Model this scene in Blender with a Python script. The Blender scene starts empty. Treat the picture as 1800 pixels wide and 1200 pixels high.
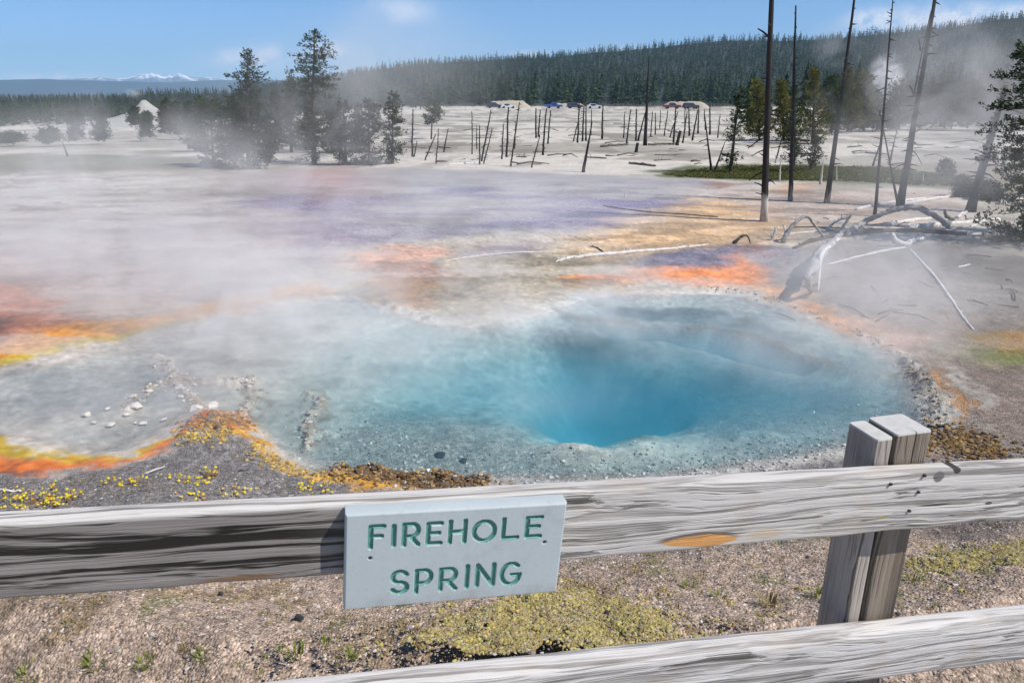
import bpy, bmesh, math, random
import numpy as np
from mathutils import Vector, Matrix

random.seed(7)
RNG = np.random.default_rng(7)
SC = bpy.context.scene
COL = SC.collection

# ------------------------------------------------------------------ camera
FPX = 1277.0                      # focal length for an 1800 px wide picture
PITCH = math.radians(18.93)
CAM_H = 3.5                       # eye height above the pool's water
cam_data = bpy.data.cameras.new('camera')
cam_data.sensor_width = 36.0
cam_data.lens = 36.0 * FPX / 1800.0
cam_data.clip_start = 0.05
cam_data.clip_end = 60000
cam = bpy.data.objects.new('camera', cam_data)
cam.location = (0, 0, CAM_H)
cam.rotation_euler = (math.pi / 2 - PITCH, 0, 0)
COL.objects.link(cam)
SC.camera = cam

# ------------------------------------------------------------------ world, sun, exposure
TO_SUN = Vector((1.65, -0.62, 2.1)).normalized()
SUN_EL = math.asin(TO_SUN.z)
SUN_AZ = math.atan2(TO_SUN.x, TO_SUN.y)
SKY_STRENGTH = 0.088
SUN_STRENGTH = 4.4

world = bpy.data.worlds.new('World')
SC.world = world
world.use_nodes = True


class NT:
    """small helper for building node trees"""
    def __init__(self, tree):
        self.t = tree
        tree.nodes.clear()

    def n(self, kind, **kw):
        nd = self.t.nodes.new(kind)
        ins = kw.pop('ins', {})
        for k, v in kw.items():
            setattr(nd, k, v)
        for k, v in ins.items():
            s = nd.inputs[k]
            if isinstance(v, bpy.types.NodeSocket):
                self.t.links.new(v, s)
            else:
                s.default_value = v
        return nd

    def link(self, a, b):
        self.t.links.new(a, b)

    def math(self, op, a, b=None, c=None, clamp=False):
        nd = self.t.nodes.new('ShaderNodeMath')
        nd.operation = op
        nd.use_clamp = clamp
        for i, v in enumerate((a, b, c)):
            if v is None:
                continue
            if isinstance(v, bpy.types.NodeSocket):
                self.t.links.new(v, nd.inputs[i])
            else:
                nd.inputs[i].default_value = v
        return nd.outputs[0]

    def mix(self, fac, a, b, blend='MIX'):
        nd = self.t.nodes.new('ShaderNodeMix')
        nd.data_type = 'RGBA'
        nd.blend_type = blend
        nd.clamp_factor = True
        for key, v in ((0, fac), (6, a), (7, b)):
            if isinstance(v, bpy.types.NodeSocket):
                self.t.links.new(v, nd.inputs[key])
            else:
                nd.inputs[key].default_value = v if key == 0 else (tuple(v) + (1,))[:4]
        return nd.outputs[2]

    def ramp(self, fac, stops, interp='LINEAR'):
        nd = self.t.nodes.new('ShaderNodeValToRGB')
        cr = nd.color_ramp
        cr.interpolation = interp
        while len(cr.elements) < len(stops):
            cr.elements.new(0.5)
        for e, (p, c) in zip(cr.elements, stops):
            e.position = p
            e.color = (c, c, c, 1) if not hasattr(c, '__len__') else (tuple(c) + (1,))[:4]
        self.t.links.new(fac, nd.inputs[0])
        return nd.outputs[0]

    def mrange(self, v, a, b, c=0.0, d=1.0, smooth=True):
        nd = self.t.nodes.new('ShaderNodeMapRange')
        nd.interpolation_type = 'SMOOTHSTEP' if smooth else 'LINEAR'
        nd.clamp = True
        self.t.links.new(v, nd.inputs[0])
        for i, x in zip((1, 2, 3, 4), (a, b, c, d)):
            nd.inputs[i].default_value = x
        return nd.outputs[0]

    def noise(self, vec, scale, detail=4, rough=0.55, dist=0.0):
        nd = self.n('ShaderNodeTexNoise')
        nd.inputs['Scale'].default_value = scale
        nd.inputs['Detail'].default_value = detail
        nd.inputs['Roughness'].default_value = rough
        nd.inputs['Distortion'].default_value = dist
        if vec is not None:
            self.t.links.new(vec, nd.inputs['Vector'])
        return nd.outputs[0]


def pix_dir(px, py):
    """unit-depth direction of a pixel of the 1800x1200 photograph"""
    cx, cy = (px - 900) / FPX, (600 - py) / FPX
    sp, cp = math.sin(PITCH), math.cos(PITCH)
    return np.array([cx, cp + cy * sp, -sp + cy * cp])


nt = NT(world.node_tree)
sky = nt.n('ShaderNodeTexSky', sky_type='NISHITA', sun_disc=False)
sky.sun_elevation = SUN_EL
sky.sun_rotation = SUN_AZ
sky.altitude = 2200
sky.air_density = 1.0
sky.dust_density = 0.0
sky.ozone_density = 6.0
tc = nt.n('ShaderNodeTexCoord')
sep = nt.n('ShaderNodeSeparateXYZ', ins={0: tc.outputs['Generated']})
az = nt.math('ARCTAN2', sep.outputs[0], sep.outputs[1])
el = nt.math('ARCSINE', sep.outputs[2])
cl_noise = nt.noise(tc.outputs['Generated'], 30, 6, 0.62)
cl_sum = None
# small fair-weather clouds: (pixel centre, half width, half height, strength)
for px, py, hw, hh, st in ((440, 104, 46, 12, .75), (468, 96, 26, 12, .6), (580, 90, 26, 10, .7), (528, 97, 14, 8, .4), (708, 20, 40, 16, .3),
                           (1536, 40, 26, 13, 1.0), (1640, 33, 40, 14, .9), (1690, 30, 34, 12, .8),
                           (1772, 26, 40, 9, .8), (1085, 92, 40, 8, .5), (100, 137, 50, 5, .5), (930, 96, 30, 5, .35)):
    d = pix_dir(px, py)
    d /= np.linalg.norm(d)
    a0, e0 = math.atan2(d[0], d[1]), math.asin(d[2])
    u = nt.math('DIVIDE', nt.math('SUBTRACT', az, a0), hw / FPX)
    v = nt.math('DIVIDE', nt.math('SUBTRACT', el, e0), hh / FPX)
    r2 = nt.math('ADD', nt.math('MULTIPLY', u, u), nt.math('MULTIPLY', v, v))
    g = nt.math('MULTIPLY', nt.math('EXPONENT', nt.math('MULTIPLY', r2, -0.8)), st)
    cl_sum = g if cl_sum is None else nt.math('MAXIMUM', cl_sum, g)
cl = nt.math('MULTIPLY', cl_sum, nt.mrange(cl_noise, 0.30, 0.60, 0.15, 2.1))
cl = nt.math('MINIMUM', cl, 0.92)
sky_col = nt.mix(1.0, sky.outputs[0], (.74, .95, 1.12), 'MULTIPLY')
sky_col = nt.mix(cl, sky_col, (9.8, 9.7, 10.0))
bg = nt.n('ShaderNodeBackground', ins={'Color': sky_col, 'Strength': SKY_STRENGTH})
out = nt.n('ShaderNodeOutputWorld')
nt.link(bg.outputs[0], out.inputs['Surface'])

sun_data = bpy.data.lights.new('sun', 'SUN')
sun_data.energy = SUN_STRENGTH
sun_data.angle = math.radians(0.53)
sun_data.color = (1.0, 0.95, 0.87)
sun = bpy.data.objects.new('sun', sun_data)
sun.rotation_euler = TO_SUN.to_track_quat('Z', 'Y').to_euler()
sun.location = (20, -8, 40)
COL.objects.link(sun)

SC.view_settings.view_transform = 'Standard'
SC.view_settings.look = 'None'
SC.view_settings.exposure = 0.40
SC.view_settings.gamma = 1.0
SC.view_settings.use_curve_mapping = False
SC.render.engine = 'CYCLES'
SC.cycles.use_denoising = True
SC.cycles.max_bounces = 8
SC.cycles.diffuse_bounces = 2
SC.cycles.glossy_bounces = 2
SC.cycles.transmission_bounces = 4
SC.cycles.transparent_max_bounces = 24
SC.cycles.volume_bounces = 2
SC.cycles.volume_max_steps = 256
SC.cycles.caustics_reflective = False
SC.cycles.caustics_refractive = False
SC.cycles.use_adaptive_sampling = True
SC.cycles.adaptive_threshold = 0.02

# ------------------------------------------------------------------ small tools
CAM = np.array([0.0, 0.0, CAM_H])
VF = np.array([0, math.cos(PITCH), -math.sin(PITCH)])
VU = np.array([0, math.sin(PITCH), math.cos(PITCH)])


def srgb(r, g, b, k=1.0):
    def f(c):
        c /= 255.0
        return (c / 12.92 if c <= 0.04045 else ((c + 0.055) / 1.055) ** 2.4) * k
    return (f(r), f(g), f(b))


def smooth(t):
    t = np.clip(t, 0, 1)
    return t * t * (3 - 2 * t)


_PERM = np.random.default_rng(11).random((256, 256))


def vnoise(x, y):
    xi, yi = np.floor(x).astype(int), np.floor(y).astype(int)
    fx, fy = x - xi, y - yi
    fx, fy = fx * fx * (3 - 2 * fx), fy * fy * (3 - 2 * fy)
    a = _PERM[xi & 255, yi & 255]
    b = _PERM[(xi + 1) & 255, yi & 255]
    c = _PERM[xi & 255, (yi + 1) & 255]
    d = _PERM[(xi + 1) & 255, (yi + 1) & 255]
    return (a * (1 - fx) + b * fx) * (1 - fy) + (c * (1 - fx) + d * fx) * fy


def fbm(x, y, octs=4, gain=0.5):
    s, amp, tot = 0.0, 1.0, 0.0
    for k in range(octs):
        s = s + amp * vnoise(x * 2.03 ** k + 17.3 * k, y * 2.03 ** k + 9.1 * k)
        tot += amp
        amp *= gain
    return s / tot - 0.5


def flat(px, py, z=0.0):
    """pixel of the photograph -> world point on the level z"""
    d = pix_dir(px, py)
    s = (z - CAM_H) / d[2]
    return CAM + d * s


def flat_poly(pts, z=0.0):
    return np.array([flat(x, y, z)[:2] for x, y in pts])


def sdf_poly(X, Y, poly):
    """signed distance to a closed polygon, positive inside"""
    n = len(poly)
    d2 = np.full(X.shape, 1e18)
    inside = np.zeros(X.shape, bool)
    for i in range(n):
        ax, ay = poly[i]
        bx, by = poly[(i + 1) % n]
        ex, ey = bx - ax, by - ay
        t = np.clip(((X - ax) * ex + (Y - ay) * ey) / (ex * ex + ey * ey + 1e-12), 0, 1)
        d2 = np.minimum(d2, (X - ax - t * ex) ** 2 + (Y - ay - t * ey) ** 2)
        c = ((ay > Y) != (by > Y)) & (X < (bx - ax) * (Y - ay) / ((by - ay) + 1e-12) + ax)
        inside ^= c
    d = np.sqrt(d2)
    return np.where(inside, d, -d)


def dist_line(X, Y, line):
    d2 = np.full(X.shape, 1e18)
    for i in range(len(line) - 1):
        ax, ay = line[i]
        bx, by = line[i + 1]
        ex, ey = bx - ax, by - ay
        t = np.clip(((X - ax) * ex + (Y - ay) * ey) / (ex * ex + ey * ey + 1e-12), 0, 1)
        d2 = np.minimum(d2, (X - ax - t * ex) ** 2 + (Y - ay - t * ey) ** 2)
    return np.sqrt(d2)


def region(X, Y, poly, feather):
    """soft mask 0..1 of a polygon, evaluated only near it"""
    m = np.zeros(X.shape)
    lo, hi = poly.min(0) - feather, poly.max(0) + feather
    k = (X > lo[0]) & (X < hi[0]) & (Y > lo[1]) & (Y < hi[1])
    if k.any():
        sd = sdf_poly(X[k], Y[k], poly)
        m[k] = smooth(0.5 + sd / (2 * feather))
    return m


def line_mask(X, Y, line, width):
    m = np.zeros(X.shape)
    lo, hi = line.min(0) - width, line.max(0) + width
    k = (X > lo[0]) & (X < hi[0]) & (Y > lo[1]) & (Y < hi[1])
    if k.any():
        m[k] = smooth(1 - dist_line(X[k], Y[k], line) / width)
    return m


# ------------------------------------------------------------------ terrain
# the near bank's foot (everything nearer than this line is the gravel bank)
BANK = flat_poly([(-900, 870), (-300, 846), (0, 838), (120, 834), (230, 815), (310, 793), (350, 780), (410, 778), (450, 806), (520, 838),
                  (600, 852), (700, 862), (860, 859), (1000, 853), (1200, 845), (1400, 815), (1500, 796), (1600, 766), (1648, 730),
                  (1655, 690), (1700, 660), (1900, 640), (2600, 640), (5200, 1190), (900, 6000), (-3400, 1190)])
# open water (the pool, its shallow shelf and the basin to the left)
POOL = flat_poly([(-900, 700), (-200, 668), (0, 648), (130, 622), (250, 592), (360, 562), (480, 535), (560, 522), (640, 520), (680, 532), (720, 550),
                  (760, 564), (830, 572), (900, 560), (960, 545), (1010, 522), (1100, 512), (1230, 512), (1310, 518), (1390, 540), (1480, 575),
                  (1560, 610), (1605, 645), (1632, 690), (1640, 740), (1590, 770), (1490, 797), (1400, 816), (1200, 846), (1000, 854), (860, 858),
                  (740, 856), (600, 840), (520, 826), (450, 795), (415, 765), (370, 742), (320, 768), (220, 806), (80, 806), (0, 780), (-300, 790), (-900, 800)])
BLUE = flat_poly([(545, 745), (575, 690), (610, 640), (690, 600), (800, 585), (980, 568), (1060, 560), (1250, 570), (1350, 590), (1440, 625),
                  (1540, 640), (1590, 690), (1530, 735), (1400, 765), (1150, 795), (1000, 795), (800, 765), (640, 760)])
DEEP = flat_poly([(945, 690), (965, 655), (990, 618), (1040, 606), (1110, 618), (1150, 640), (1260, 648), (1290, 664), (1200, 690), (1170, 722), (1120, 716),
                  (1060, 742), (985, 738)])
VENT = flat_poly([(990, 640), (1010, 610), (1070, 600), (1120, 630), (1190, 655), (1180, 690), (1130, 705), (1060, 712), (1000, 700), (970, 670)])
LEDGE = flat_poly([(1050, 566), (1150, 566), (1250, 574), (1350, 596), (1440, 632), (1410, 640), (1330, 620), (1250, 596), (1170, 582), (1090, 580)])
KNOB = flat_poly([(975, 775), (1000, 762), (1040, 764), (1060, 780), (1030, 795), (985, 792)])
KNOB2 = flat_poly([(1090, 740), (1130, 735), (1160, 760), (1150, 790), (1100, 795)])
MOUND = flat_poly([(325, 790), (330, 748), (352, 733), (400, 735), (425, 760), (440, 795)])
CRUSTS = [(flat_poly([(276, 628), (290, 648), (310, 664), (360, 668), (430, 668)]), .16, .07),
          (flat_poly([(285, 668), (262, 684), (240, 695), (225, 716)]), .12, .05),
          (flat_poly([(430, 668), (446, 690), (432, 715), (420, 740)]), .10, .05),
          (flat_poly([(536, 682), (562, 694), (556, 708), (542, 724), (538, 745), (545, 768), (536, 778)]), .13, .06),
          (flat_poly([(670, 526), (700, 542), (730, 556), (760, 565)]), .16, .05),
          (flat_poly([(300, 668), (330, 690), (350, 712)]), .1, .04),
          (flat_poly([(600, 826), (660, 828), (740, 836), (800, 846), (860, 852)]), .14, .07),
          (flat_poly([(1235, 508), (1290, 512), (1350, 524), (1410, 548), (1480, 578), (1560, 610), (1610, 648), (1640, 700), (1650, 745)]), .16, .03),
          (flat_poly([(1600, 640), (1640, 690), (1650, 720), (1640, 760)]), .25, .05)]
SUBCRUSTS = [(flat_poly([(1010, 556), (1060, 556), (1130, 560), (1250, 566), (1350, 588), (1400, 606), (1445, 628)]), .28, .045)]
MOSSES = []                      # filled in below, once the ground is known


def height(X, Y, fine=True):
    X, Y = np.asarray(X, float), np.asarray(Y, float)
    d = np.hypot(X, Y) + 1e-6
    left = smooth((-X / d - 0.12) / 0.25)
    z = 0.03 - (1.7 + 3.2 * left) * smooth((d - 26) / 220)
    z = z + 0.10 * fbm(X * .12 + 3, Y * .12, 3) * smooth((d - 22) / 20) * 2
    near = d < 34
    xn, yn = X[near], Y[near]
    if xn.size:
        zn = z[near]
        zn = zn + 0.035 * fbm(xn * .9, yn * .9, 3) * smooth((np.hypot(xn, yn) - 9) / 6)
        sb = sdf_poly(xn, yn, BANK)
        s = np.maximum(sb, 0)
        bank_h = 1.10 * smooth(s / 4.6) + 0.05 * smooth(s / .5)
        right = smooth((xn / (np.hypot(xn, yn) + .01) - .46) / .12)
        bank_h = bank_h * (1 - .45 * right * smooth((yn - 3) / 3))
        zn = zn + bank_h
        sp = sdf_poly(xn, yn, POOL)
        wob = 0.10 * fbm(xn * 2.2, yn * 2.2, 3)
        k = sp + wob
        zn = np.where(k > -.25, zn * (1 - smooth((k + .25) / .25)) + smooth((k + .25) / .25) * 0.015, zn)
        sbl = sdf_poly(xn, yn, BLUE) + .35 * fbm(xn * 1.3 + 5, yn * 1.3, 3)
        shelf = -(0.045 + .06 * smooth((sbl + 1.4) / 1.2)) * smooth(k / .5)
        shelf = shelf - 0.20 * smooth((sbl + .1) / 1.8)
        sde = sdf_poly(xn, yn, DEEP) + .75 * fbm(xn * 1.1 + 9, yn * 1.1, 3)
        shelf = shelf - 0.40 * smooth((sde + .5) / 1.5)
        sve = sdf_poly(xn, yn, VENT) + .60 * fbm(xn * 1.6 + 2, yn * 1.6, 3)
        shelf = shelf - 0.60 * smooth((sve + .5) / 1.3)
        sle = sdf_poly(xn, yn, LEDGE) + .12 * fbm(xn * 2 + 2, yn * 2, 3)
        shelf = shelf - 0.40 * smooth((sle + .08) / .30)
        knob = region(xn, yn, KNOB, .35) * .07 * (1 + 1.5 * fbm(xn * 5, yn * 5, 3)) + region(xn, yn, KNOB2, .35) * .03 * (1 + 2 * fbm(xn * 5, yn * 5, 3))
        shelf = shelf + knob + .10 * smooth((sde + .2) / .6) * fbm(xn * 3.1, yn * 3.1, 3)
        zn = zn + np.where(k > 0, shelf, 0)
        mm = region(xn, yn, MOUND, .45)
        zn = zn + mm * (.16 + .14 * fbm(xn * 5, yn * 5, 3))
        for ln, w, h in CRUSTS:
            lm = line_mask(xn + .12 * fbm(xn * 3, yn * 3, 2), yn + .2 * fbm(xn * 3 + 7, yn * 3, 2), ln, w)
            zn = zn + lm * h * np.clip(.8 + 2.4 * fbm(xn * 9, yn * 9, 3), .1, 1.6)
        for ln, w, h in SUBCRUSTS:
            lm = line_mask(xn + .2 * fbm(xn * 3, yn * 3, 2), yn + .3 * fbm(xn * 3 + 7, yn * 3, 2), ln, w)
            zn = zn + lm * h * (.6 + 1.2 * fbm(xn * 6, yn * 6, 3))
        for mp in MOSSES:
            mm = region(xn, yn, mp, .22)
            if mm.any():
                zn = zn + mm * .022 * (1 + 2.5 * fbm(xn * 6, yn * 6, 3))
        if fine:
            dn = np.hypot(xn, yn)
            mat_ = smooth((22 - dn) / 8) * smooth(-k / .3) * (1 - smooth(sb / .3))
            zn = zn + mat_ * (.020 * fbm(xn * 9 + 5, yn * 9, 4) + .03 * fbm(xn * 2.6 + 5, yn * 2.6, 3))
            ns = smooth((9.5 - dn) / 3) * smooth(sb / .3)
            zn = zn + ns * (.035 * fbm(xn * 6, yn * 6, 3) + .018 * fbm(xn * 26, yn * 26, 2) + .10 * fbm(xn * 1.3, yn * 1.3, 2))
            ins = smooth(k / .4)
            zn = zn + ins * .035 * fbm(xn * 8, yn * 8, 3)
        z = z.copy()
        z[near] = zn
    return z


_S = np.geomspace(1.2, 900, 900)


def at(px, py):
    """pixel of the photograph -> the world point where that ray meets the ground"""
    d = pix_dir(px, py)
    P = CAM[None] + _S[:, None] * d[None]
    below = P[:, 2] - np.maximum(height(P[:, 0], P[:, 1], fine=False), -0.02) < 0
    i = int(np.argmax(below)) if below.any() else len(_S) - 1
    a, b = _S[max(i - 1, 0)], _S[i]
    ss = np.linspace(a, b, 24)
    P = CAM[None] + ss[:, None] * d[None]
    below = P[:, 2] - np.maximum(height(P[:, 0], P[:, 1], fine=False), -0.02) < 0
    j = int(np.argmax(below)) if below.any() else 23
    return P[j]


def ground_poly(pts):
    return np.array([at(x, y)[:2] for x, y in pts])


_m = [ground_poly([(840, 1062), (930, 1046), (1040, 1050), (1090, 1072), (1185, 1098), (1150, 1128), (1030, 1150), (900, 1146), (800, 1128), (730, 1120), (760, 1092)]),
      ground_poly([(1600, 988), (1680, 968), (1760, 962), (1840, 952), (1840, 1004), (1760, 1014), (1680, 1014), (1620, 1006)])]
_MOSS_WIDE = [ground_poly([(640, 1130), (760, 1070), (860, 1030), (1050, 1020), (1250, 1070), (1330, 1060), (1420, 1030), (1420, 1090), (1200, 1140), (1040, 1170), (800, 1175)]),
              ground_poly([(1590, 1010), (1640, 950), (1850, 930), (1850, 1020), (1700, 1040)])]
MOSSES.extend(_m)


def ground_z(x, y):
    return float(height(np.array([x]), np.array([y]), fine=False)[0])


def rise(P, px, py):
    """the point seen at pixel (px, py) that stands in the upright plane through P facing the camera"""
    d = pix_dir(px, py)
    return CAM + d * (P[1] / d[1])


def px_size(P, px):
    """size in metres of px photograph pixels at P"""
    return px * float((P - CAM) @ VF) / FPX


# ------------------------------------------------------------------ objects and tags
def tag(o, label=None, cat=None, group=None, kind=None):
    if label:
        o['label'] = label
    if cat:
        o['category'] = cat
    if group:
        o['group'] = group
    if kind:
        o['kind'] = kind
    return o


def empty(name, loc, label, cat, group=None):
    o = bpy.data.objects.new(name, None)
    o.empty_display_size = 0.2
    o.location = loc
    COL.objects.link(o)
    return tag(o, label, cat, group)


def link(name, me, parent=None, loc=None):
    o = bpy.data.objects.new(name, me)
    COL.objects.link(o)
    if parent is not None:
        o.parent = parent
    if loc is not None:
        o.location = loc
    return o


def mesh_from(name, V, Fc, mats, smooth_shade=False, mat_idx=None, colors=None):
    """V (n,3) array; Fc list of equal-length index arrays (m,3) or (m,4), or a list of such arrays"""
    V = np.asarray(V, np.float32)
    groups = Fc if isinstance(Fc, list) else [Fc]
    groups = [np.asarray(g, np.int32) for g in groups if len(g)]
    me = bpy.data.meshes.new(name)
    nl = sum(g.size for g in groups)
    nf = sum(len(g) for g in groups)
    me.vertices.add(len(V))
    me.vertices.foreach_set('co', V.ravel())
    me.loops.add(nl)
    me.loops.foreach_set('vertex_index', np.concatenate([g.ravel() for g in groups]))
    me.polygons.add(nf)
    sizes = np.concatenate([np.full(len(g), g.shape[1], np.int32) for g in groups])
    starts = np.concatenate([[0], np.cumsum(sizes)[:-1]]).astype(np.int32)
    me.polygons.foreach_set('loop_start', starts)
    me.polygons.foreach_set('loop_total', sizes)
    for m in (mats if isinstance(mats, (list, tuple)) else [mats]):
        me.materials.append(m)
    if mat_idx is not None:
        me.polygons.foreach_set('material_index', np.asarray(mat_idx, np.int32))
    me.polygons.foreach_set('use_smooth', np.full(nf, bool(smooth_shade)))
    me.update(calc_edges=True)
    if colors is not None:
        for nm, arr in colors.items():
            arr = np.asarray(arr, np.float32)
            if arr.ndim == 1:
                a = me.attributes.new(nm, 'FLOAT', 'POINT')
                a.data.foreach_set('value', arr)
            else:
                a = me.attributes.new(nm, 'FLOAT_COLOR', 'POINT')
                if arr.shape[1] == 3:
                    arr = np.hstack([arr, np.ones((len(arr), 1), np.float32)])
                a.data.foreach_set('color', arr.ravel())
    me.validate()
    return me


def tube(path, radii, sides=8, jitter=0.0, rng=None, caps=True):
    """tapered tube along a list of points -> (V, quads, tris)"""
    path = np.asarray(path, float)
    n = len(path)
    V = []
    prev = None
    for i in range(n):
        t = path[min(i + 1, n - 1)] - path[max(i - 1, 0)]
        t = t / (np.linalg.norm(t) + 1e-9)
        if prev is None:
            a = np.array([1.0, 0, 0]) if abs(t[0]) < .8 else np.array([0, 1.0, 0])
        else:
            a = prev
        u = a - t * (a @ t)
        u /= np.linalg.norm(u) + 1e-9
        w = np.cross(t, u)
        prev = u
        for k in range(sides):
            th = 2 * math.pi * k / sides
            r = radii[i]
            if jitter:
                r *= 1 + jitter * (rng.random() - .5)
            V.append(path[i] + (u * math.cos(th) + w * math.sin(th)) * r)
    Q = [[i * sides + k, i * sides + (k + 1) % sides, (i + 1) * sides + (k + 1) % sides, (i + 1) * sides + k]
         for i in range(n - 1) for k in range(sides)]
    T = []
    if caps:
        V.append(path[0]); V.append(path[-1])
        a, b = len(V) - 2, len(V) - 1
        for k in range(sides):
            T.append([a, (k + 1) % sides, k])
            T.append([b, (n - 1) * sides + k, (n - 1) * sides + (k + 1) % sides])
    return np.array(V), np.array(Q), np.array(T)


class Builder:
    """collects pieces into one mesh"""
    def __init__(self):
        self.V, self.Q, self.T = [], [], []
        self.mq, self.mt = [], []
        self.n = 0

    def add(self, V, Q=None, T=None, m=0):
        V = np.asarray(V, float)
        if Q is not None and len(Q):
            self.Q.append(np.asarray(Q) + self.n); self.mq += [m] * len(Q)
        if T is not None and len(T):
            self.T.append(np.asarray(T) + self.n); self.mt += [m] * len(T)
        self.V.append(V)
        self.n += len(V)

    def tube(self, path, radii, sides=8, m=0, **kw):
        self.add(*tube(path, radii, sides, **kw), m=m)

    def mesh(self, name, mats, smooth_shade=False, colors=None):
        g = []
        if self.Q:
            g.append(np.concatenate(self.Q))
        if self.T:
            g.append(np.concatenate(self.T))
        return mesh_from(name, np.concatenate(self.V), g, mats, smooth_shade, self.mq + self.mt, colors)


# ------------------------------------------------------------------ materials
def new_mat(name):
    m = bpy.data.materials.new(name)
    m.use_nodes = True
    return m, NT(m.node_tree)


def finish(t, bsdf, volume=None):
    o = t.n('ShaderNodeOutputMaterial')
    if bsdf is not None:
        t.link(bsdf, o.inputs['Surface'])
    if volume is not None:
        t.link(volume, o.inputs['Volume'])


def simple_mat(name, c, rough=0.8, var=0.25, scale=8.0, bump=0.0, bscale=40.0, spec=0.3, metallic=0.0):
    m, t = new_mat(name)
    g = t.n('ShaderNodeNewGeometry')
    nz = t.noise(g.outputs['Position'], scale, 5)
    lo = tuple(x * (1 - var) for x in c)
    hi = tuple(min(x * (1 + var), 1) for x in c)
    col = t.mix(nz, lo, hi)
    b = t.n('ShaderNodeBsdfPrincipled', ins={'Base Color': col, 'Roughness': rough, 'Metallic': metallic})
    b.inputs['Specular IOR Level'].default_value = spec
    if bump:
        bn = t.n('ShaderNodeBump', ins={'Strength': bump, 'Distance': 0.02, 'Height': t.noise(g.outputs['Position'], bscale, 5)})
        t.link(bn.outputs[0], b.inputs['Normal'])
    finish(t, b.outputs[0])
    return m


def ground_material():
    m, t = new_mat('ground')
    g = t.n('ShaderNodeNewGeometry')
    pos = g.outputs['Position']
    col = t.n('ShaderNodeAttribute', attribute_name='Col').outputs['Color']
    wet = t.n('ShaderNodeAttribute', attribute_name='wet').outputs['Fac']
    grit = t.n('ShaderNodeAttribute', attribute_name='grit').outputs['Fac']
    n1 = t.noise(pos, 0.7, 6, .6)
    n2 = t.noise(pos, 6.0, 6, .65)
    n3 = t.noise(pos, 55.0, 4, .7)
    vor = t.n('ShaderNodeTexVoronoi', feature='F1', ins={'Scale': 62.0, 'Vector': pos})
    vor2 = t.n('ShaderNodeTexVoronoi', feature='F1', ins={'Scale': 24.0, 'Vector': pos})
    c = t.mix(1.0, col, t.ramp(n1, [(.25, .80), (.75, 1.18)]), 'MULTIPLY')
    c = t.mix(1.0, c, t.ramp(n2, [(.25, .80), (.75, 1.2)]), 'MULTIPLY')
    # gravel grains: each cell has its own grey, with warm and dark ones among them
    grain = t.ramp(t.n('ShaderNodeSeparateColor', ins={0: vor.outputs['Color']}).outputs[0],
                   [(0, (.45, .43, .41)), (.25, (.78, .75, .72)), (.55, (1.0, .98, .97)), (.85, (1.25, 1.19, 1.15)), (1, (1.6, 1.57, 1.54))])
    c = t.mix(grit, c, t.mix(1.0, c, grain, 'MULTIPLY'))
    grain2 = t.ramp(t.n('ShaderNodeSeparateColor', ins={0: vor2.outputs['Color']}).outputs[1],
                    [(0, .55), (.2, .85), (.8, 1.1), (1, 1.4)])
    c = t.mix(t.math('MULTIPLY', grit, .8), c, t.mix(1.0, c, grain2, 'MULTIPLY'))
    rough = t.mrange(wet, 0, 1, .92, .10, False)
    rough = t.math('ADD', rough, t.math('MULTIPLY', wet, t.mrange(n2, .35, .75, 0, .28)))
    b = t.n('ShaderNodeBsdfPrincipled', ins={'Base Color': c, 'Roughness': rough})
    b.inputs['Specular IOR Level'].default_value = .5
    bs = t.math('MULTIPLY_ADD', grit, .75, t.math('MULTIPLY_ADD', wet, -.24, .28))
    hh = t.math('ADD', t.math('MULTIPLY', n3, .6), t.math('MULTIPLY', t.math('SUBTRACT', 1.0, vor.outputs['Distance']), .7))
    hh = t.math('ADD', hh, t.math('MULTIPLY', n2, 1.4))
    bn = t.n('ShaderNodeBump', ins={'Strength': bs, 'Distance': .02, 'Height': hh})
    t.link(bn.outputs[0], b.inputs['Normal'])
    finish(t, b.outputs[0])
    return m


def water_material():
    m, t = new_mat('hot_water')
    g = t.n('ShaderNodeNewGeometry')
    pos = g.outputs['Position']
    n1 = t.noise(pos, 2.2, 3, .5)
    n2 = t.noise(pos, 11.0, 3, .5)
    h = t.math('ADD', n1, t.math('MULTIPLY', n2, .25))
    bn = t.n('ShaderNodeBump', ins={'Strength': .22, 'Distance': .05, 'Height': h})
    fr = t.n('ShaderNodeFresnel', ins={'IOR': 1.33, 'Normal': bn.outputs[0]})
    tr = t.n('ShaderNodeBsdfTransparent')
    gl = t.n('ShaderNodeBsdfAnisotropic', ins={'Color': (1, 1, 1, 1), 'Roughness': .12, 'Normal': bn.outputs[0]})
    mx = t.n('ShaderNodeMixShader', ins={0: fr.outputs[0], 1: tr.outputs[0], 2: gl.outputs[0]})
    ab = t.n('ShaderNodeVolumeAbsorption', ins={'Color': (.10, .70, .86, 1), 'Density': WATER_ABS})
    sc = t.n('ShaderNodeVolumeScatter', ins={'Color': (.25, .80, 1.0, 1), 'Density': WATER_SCAT, 'Anisotropy': .2})
    ad = t.n('ShaderNodeAddShader', ins={0: ab.outputs[0], 1: sc.outputs[0]})
    finish(t, mx.outputs[0], ad.outputs[0])
    return m


WATER_ABS = 1.35
WATER_SCAT = .80


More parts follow.
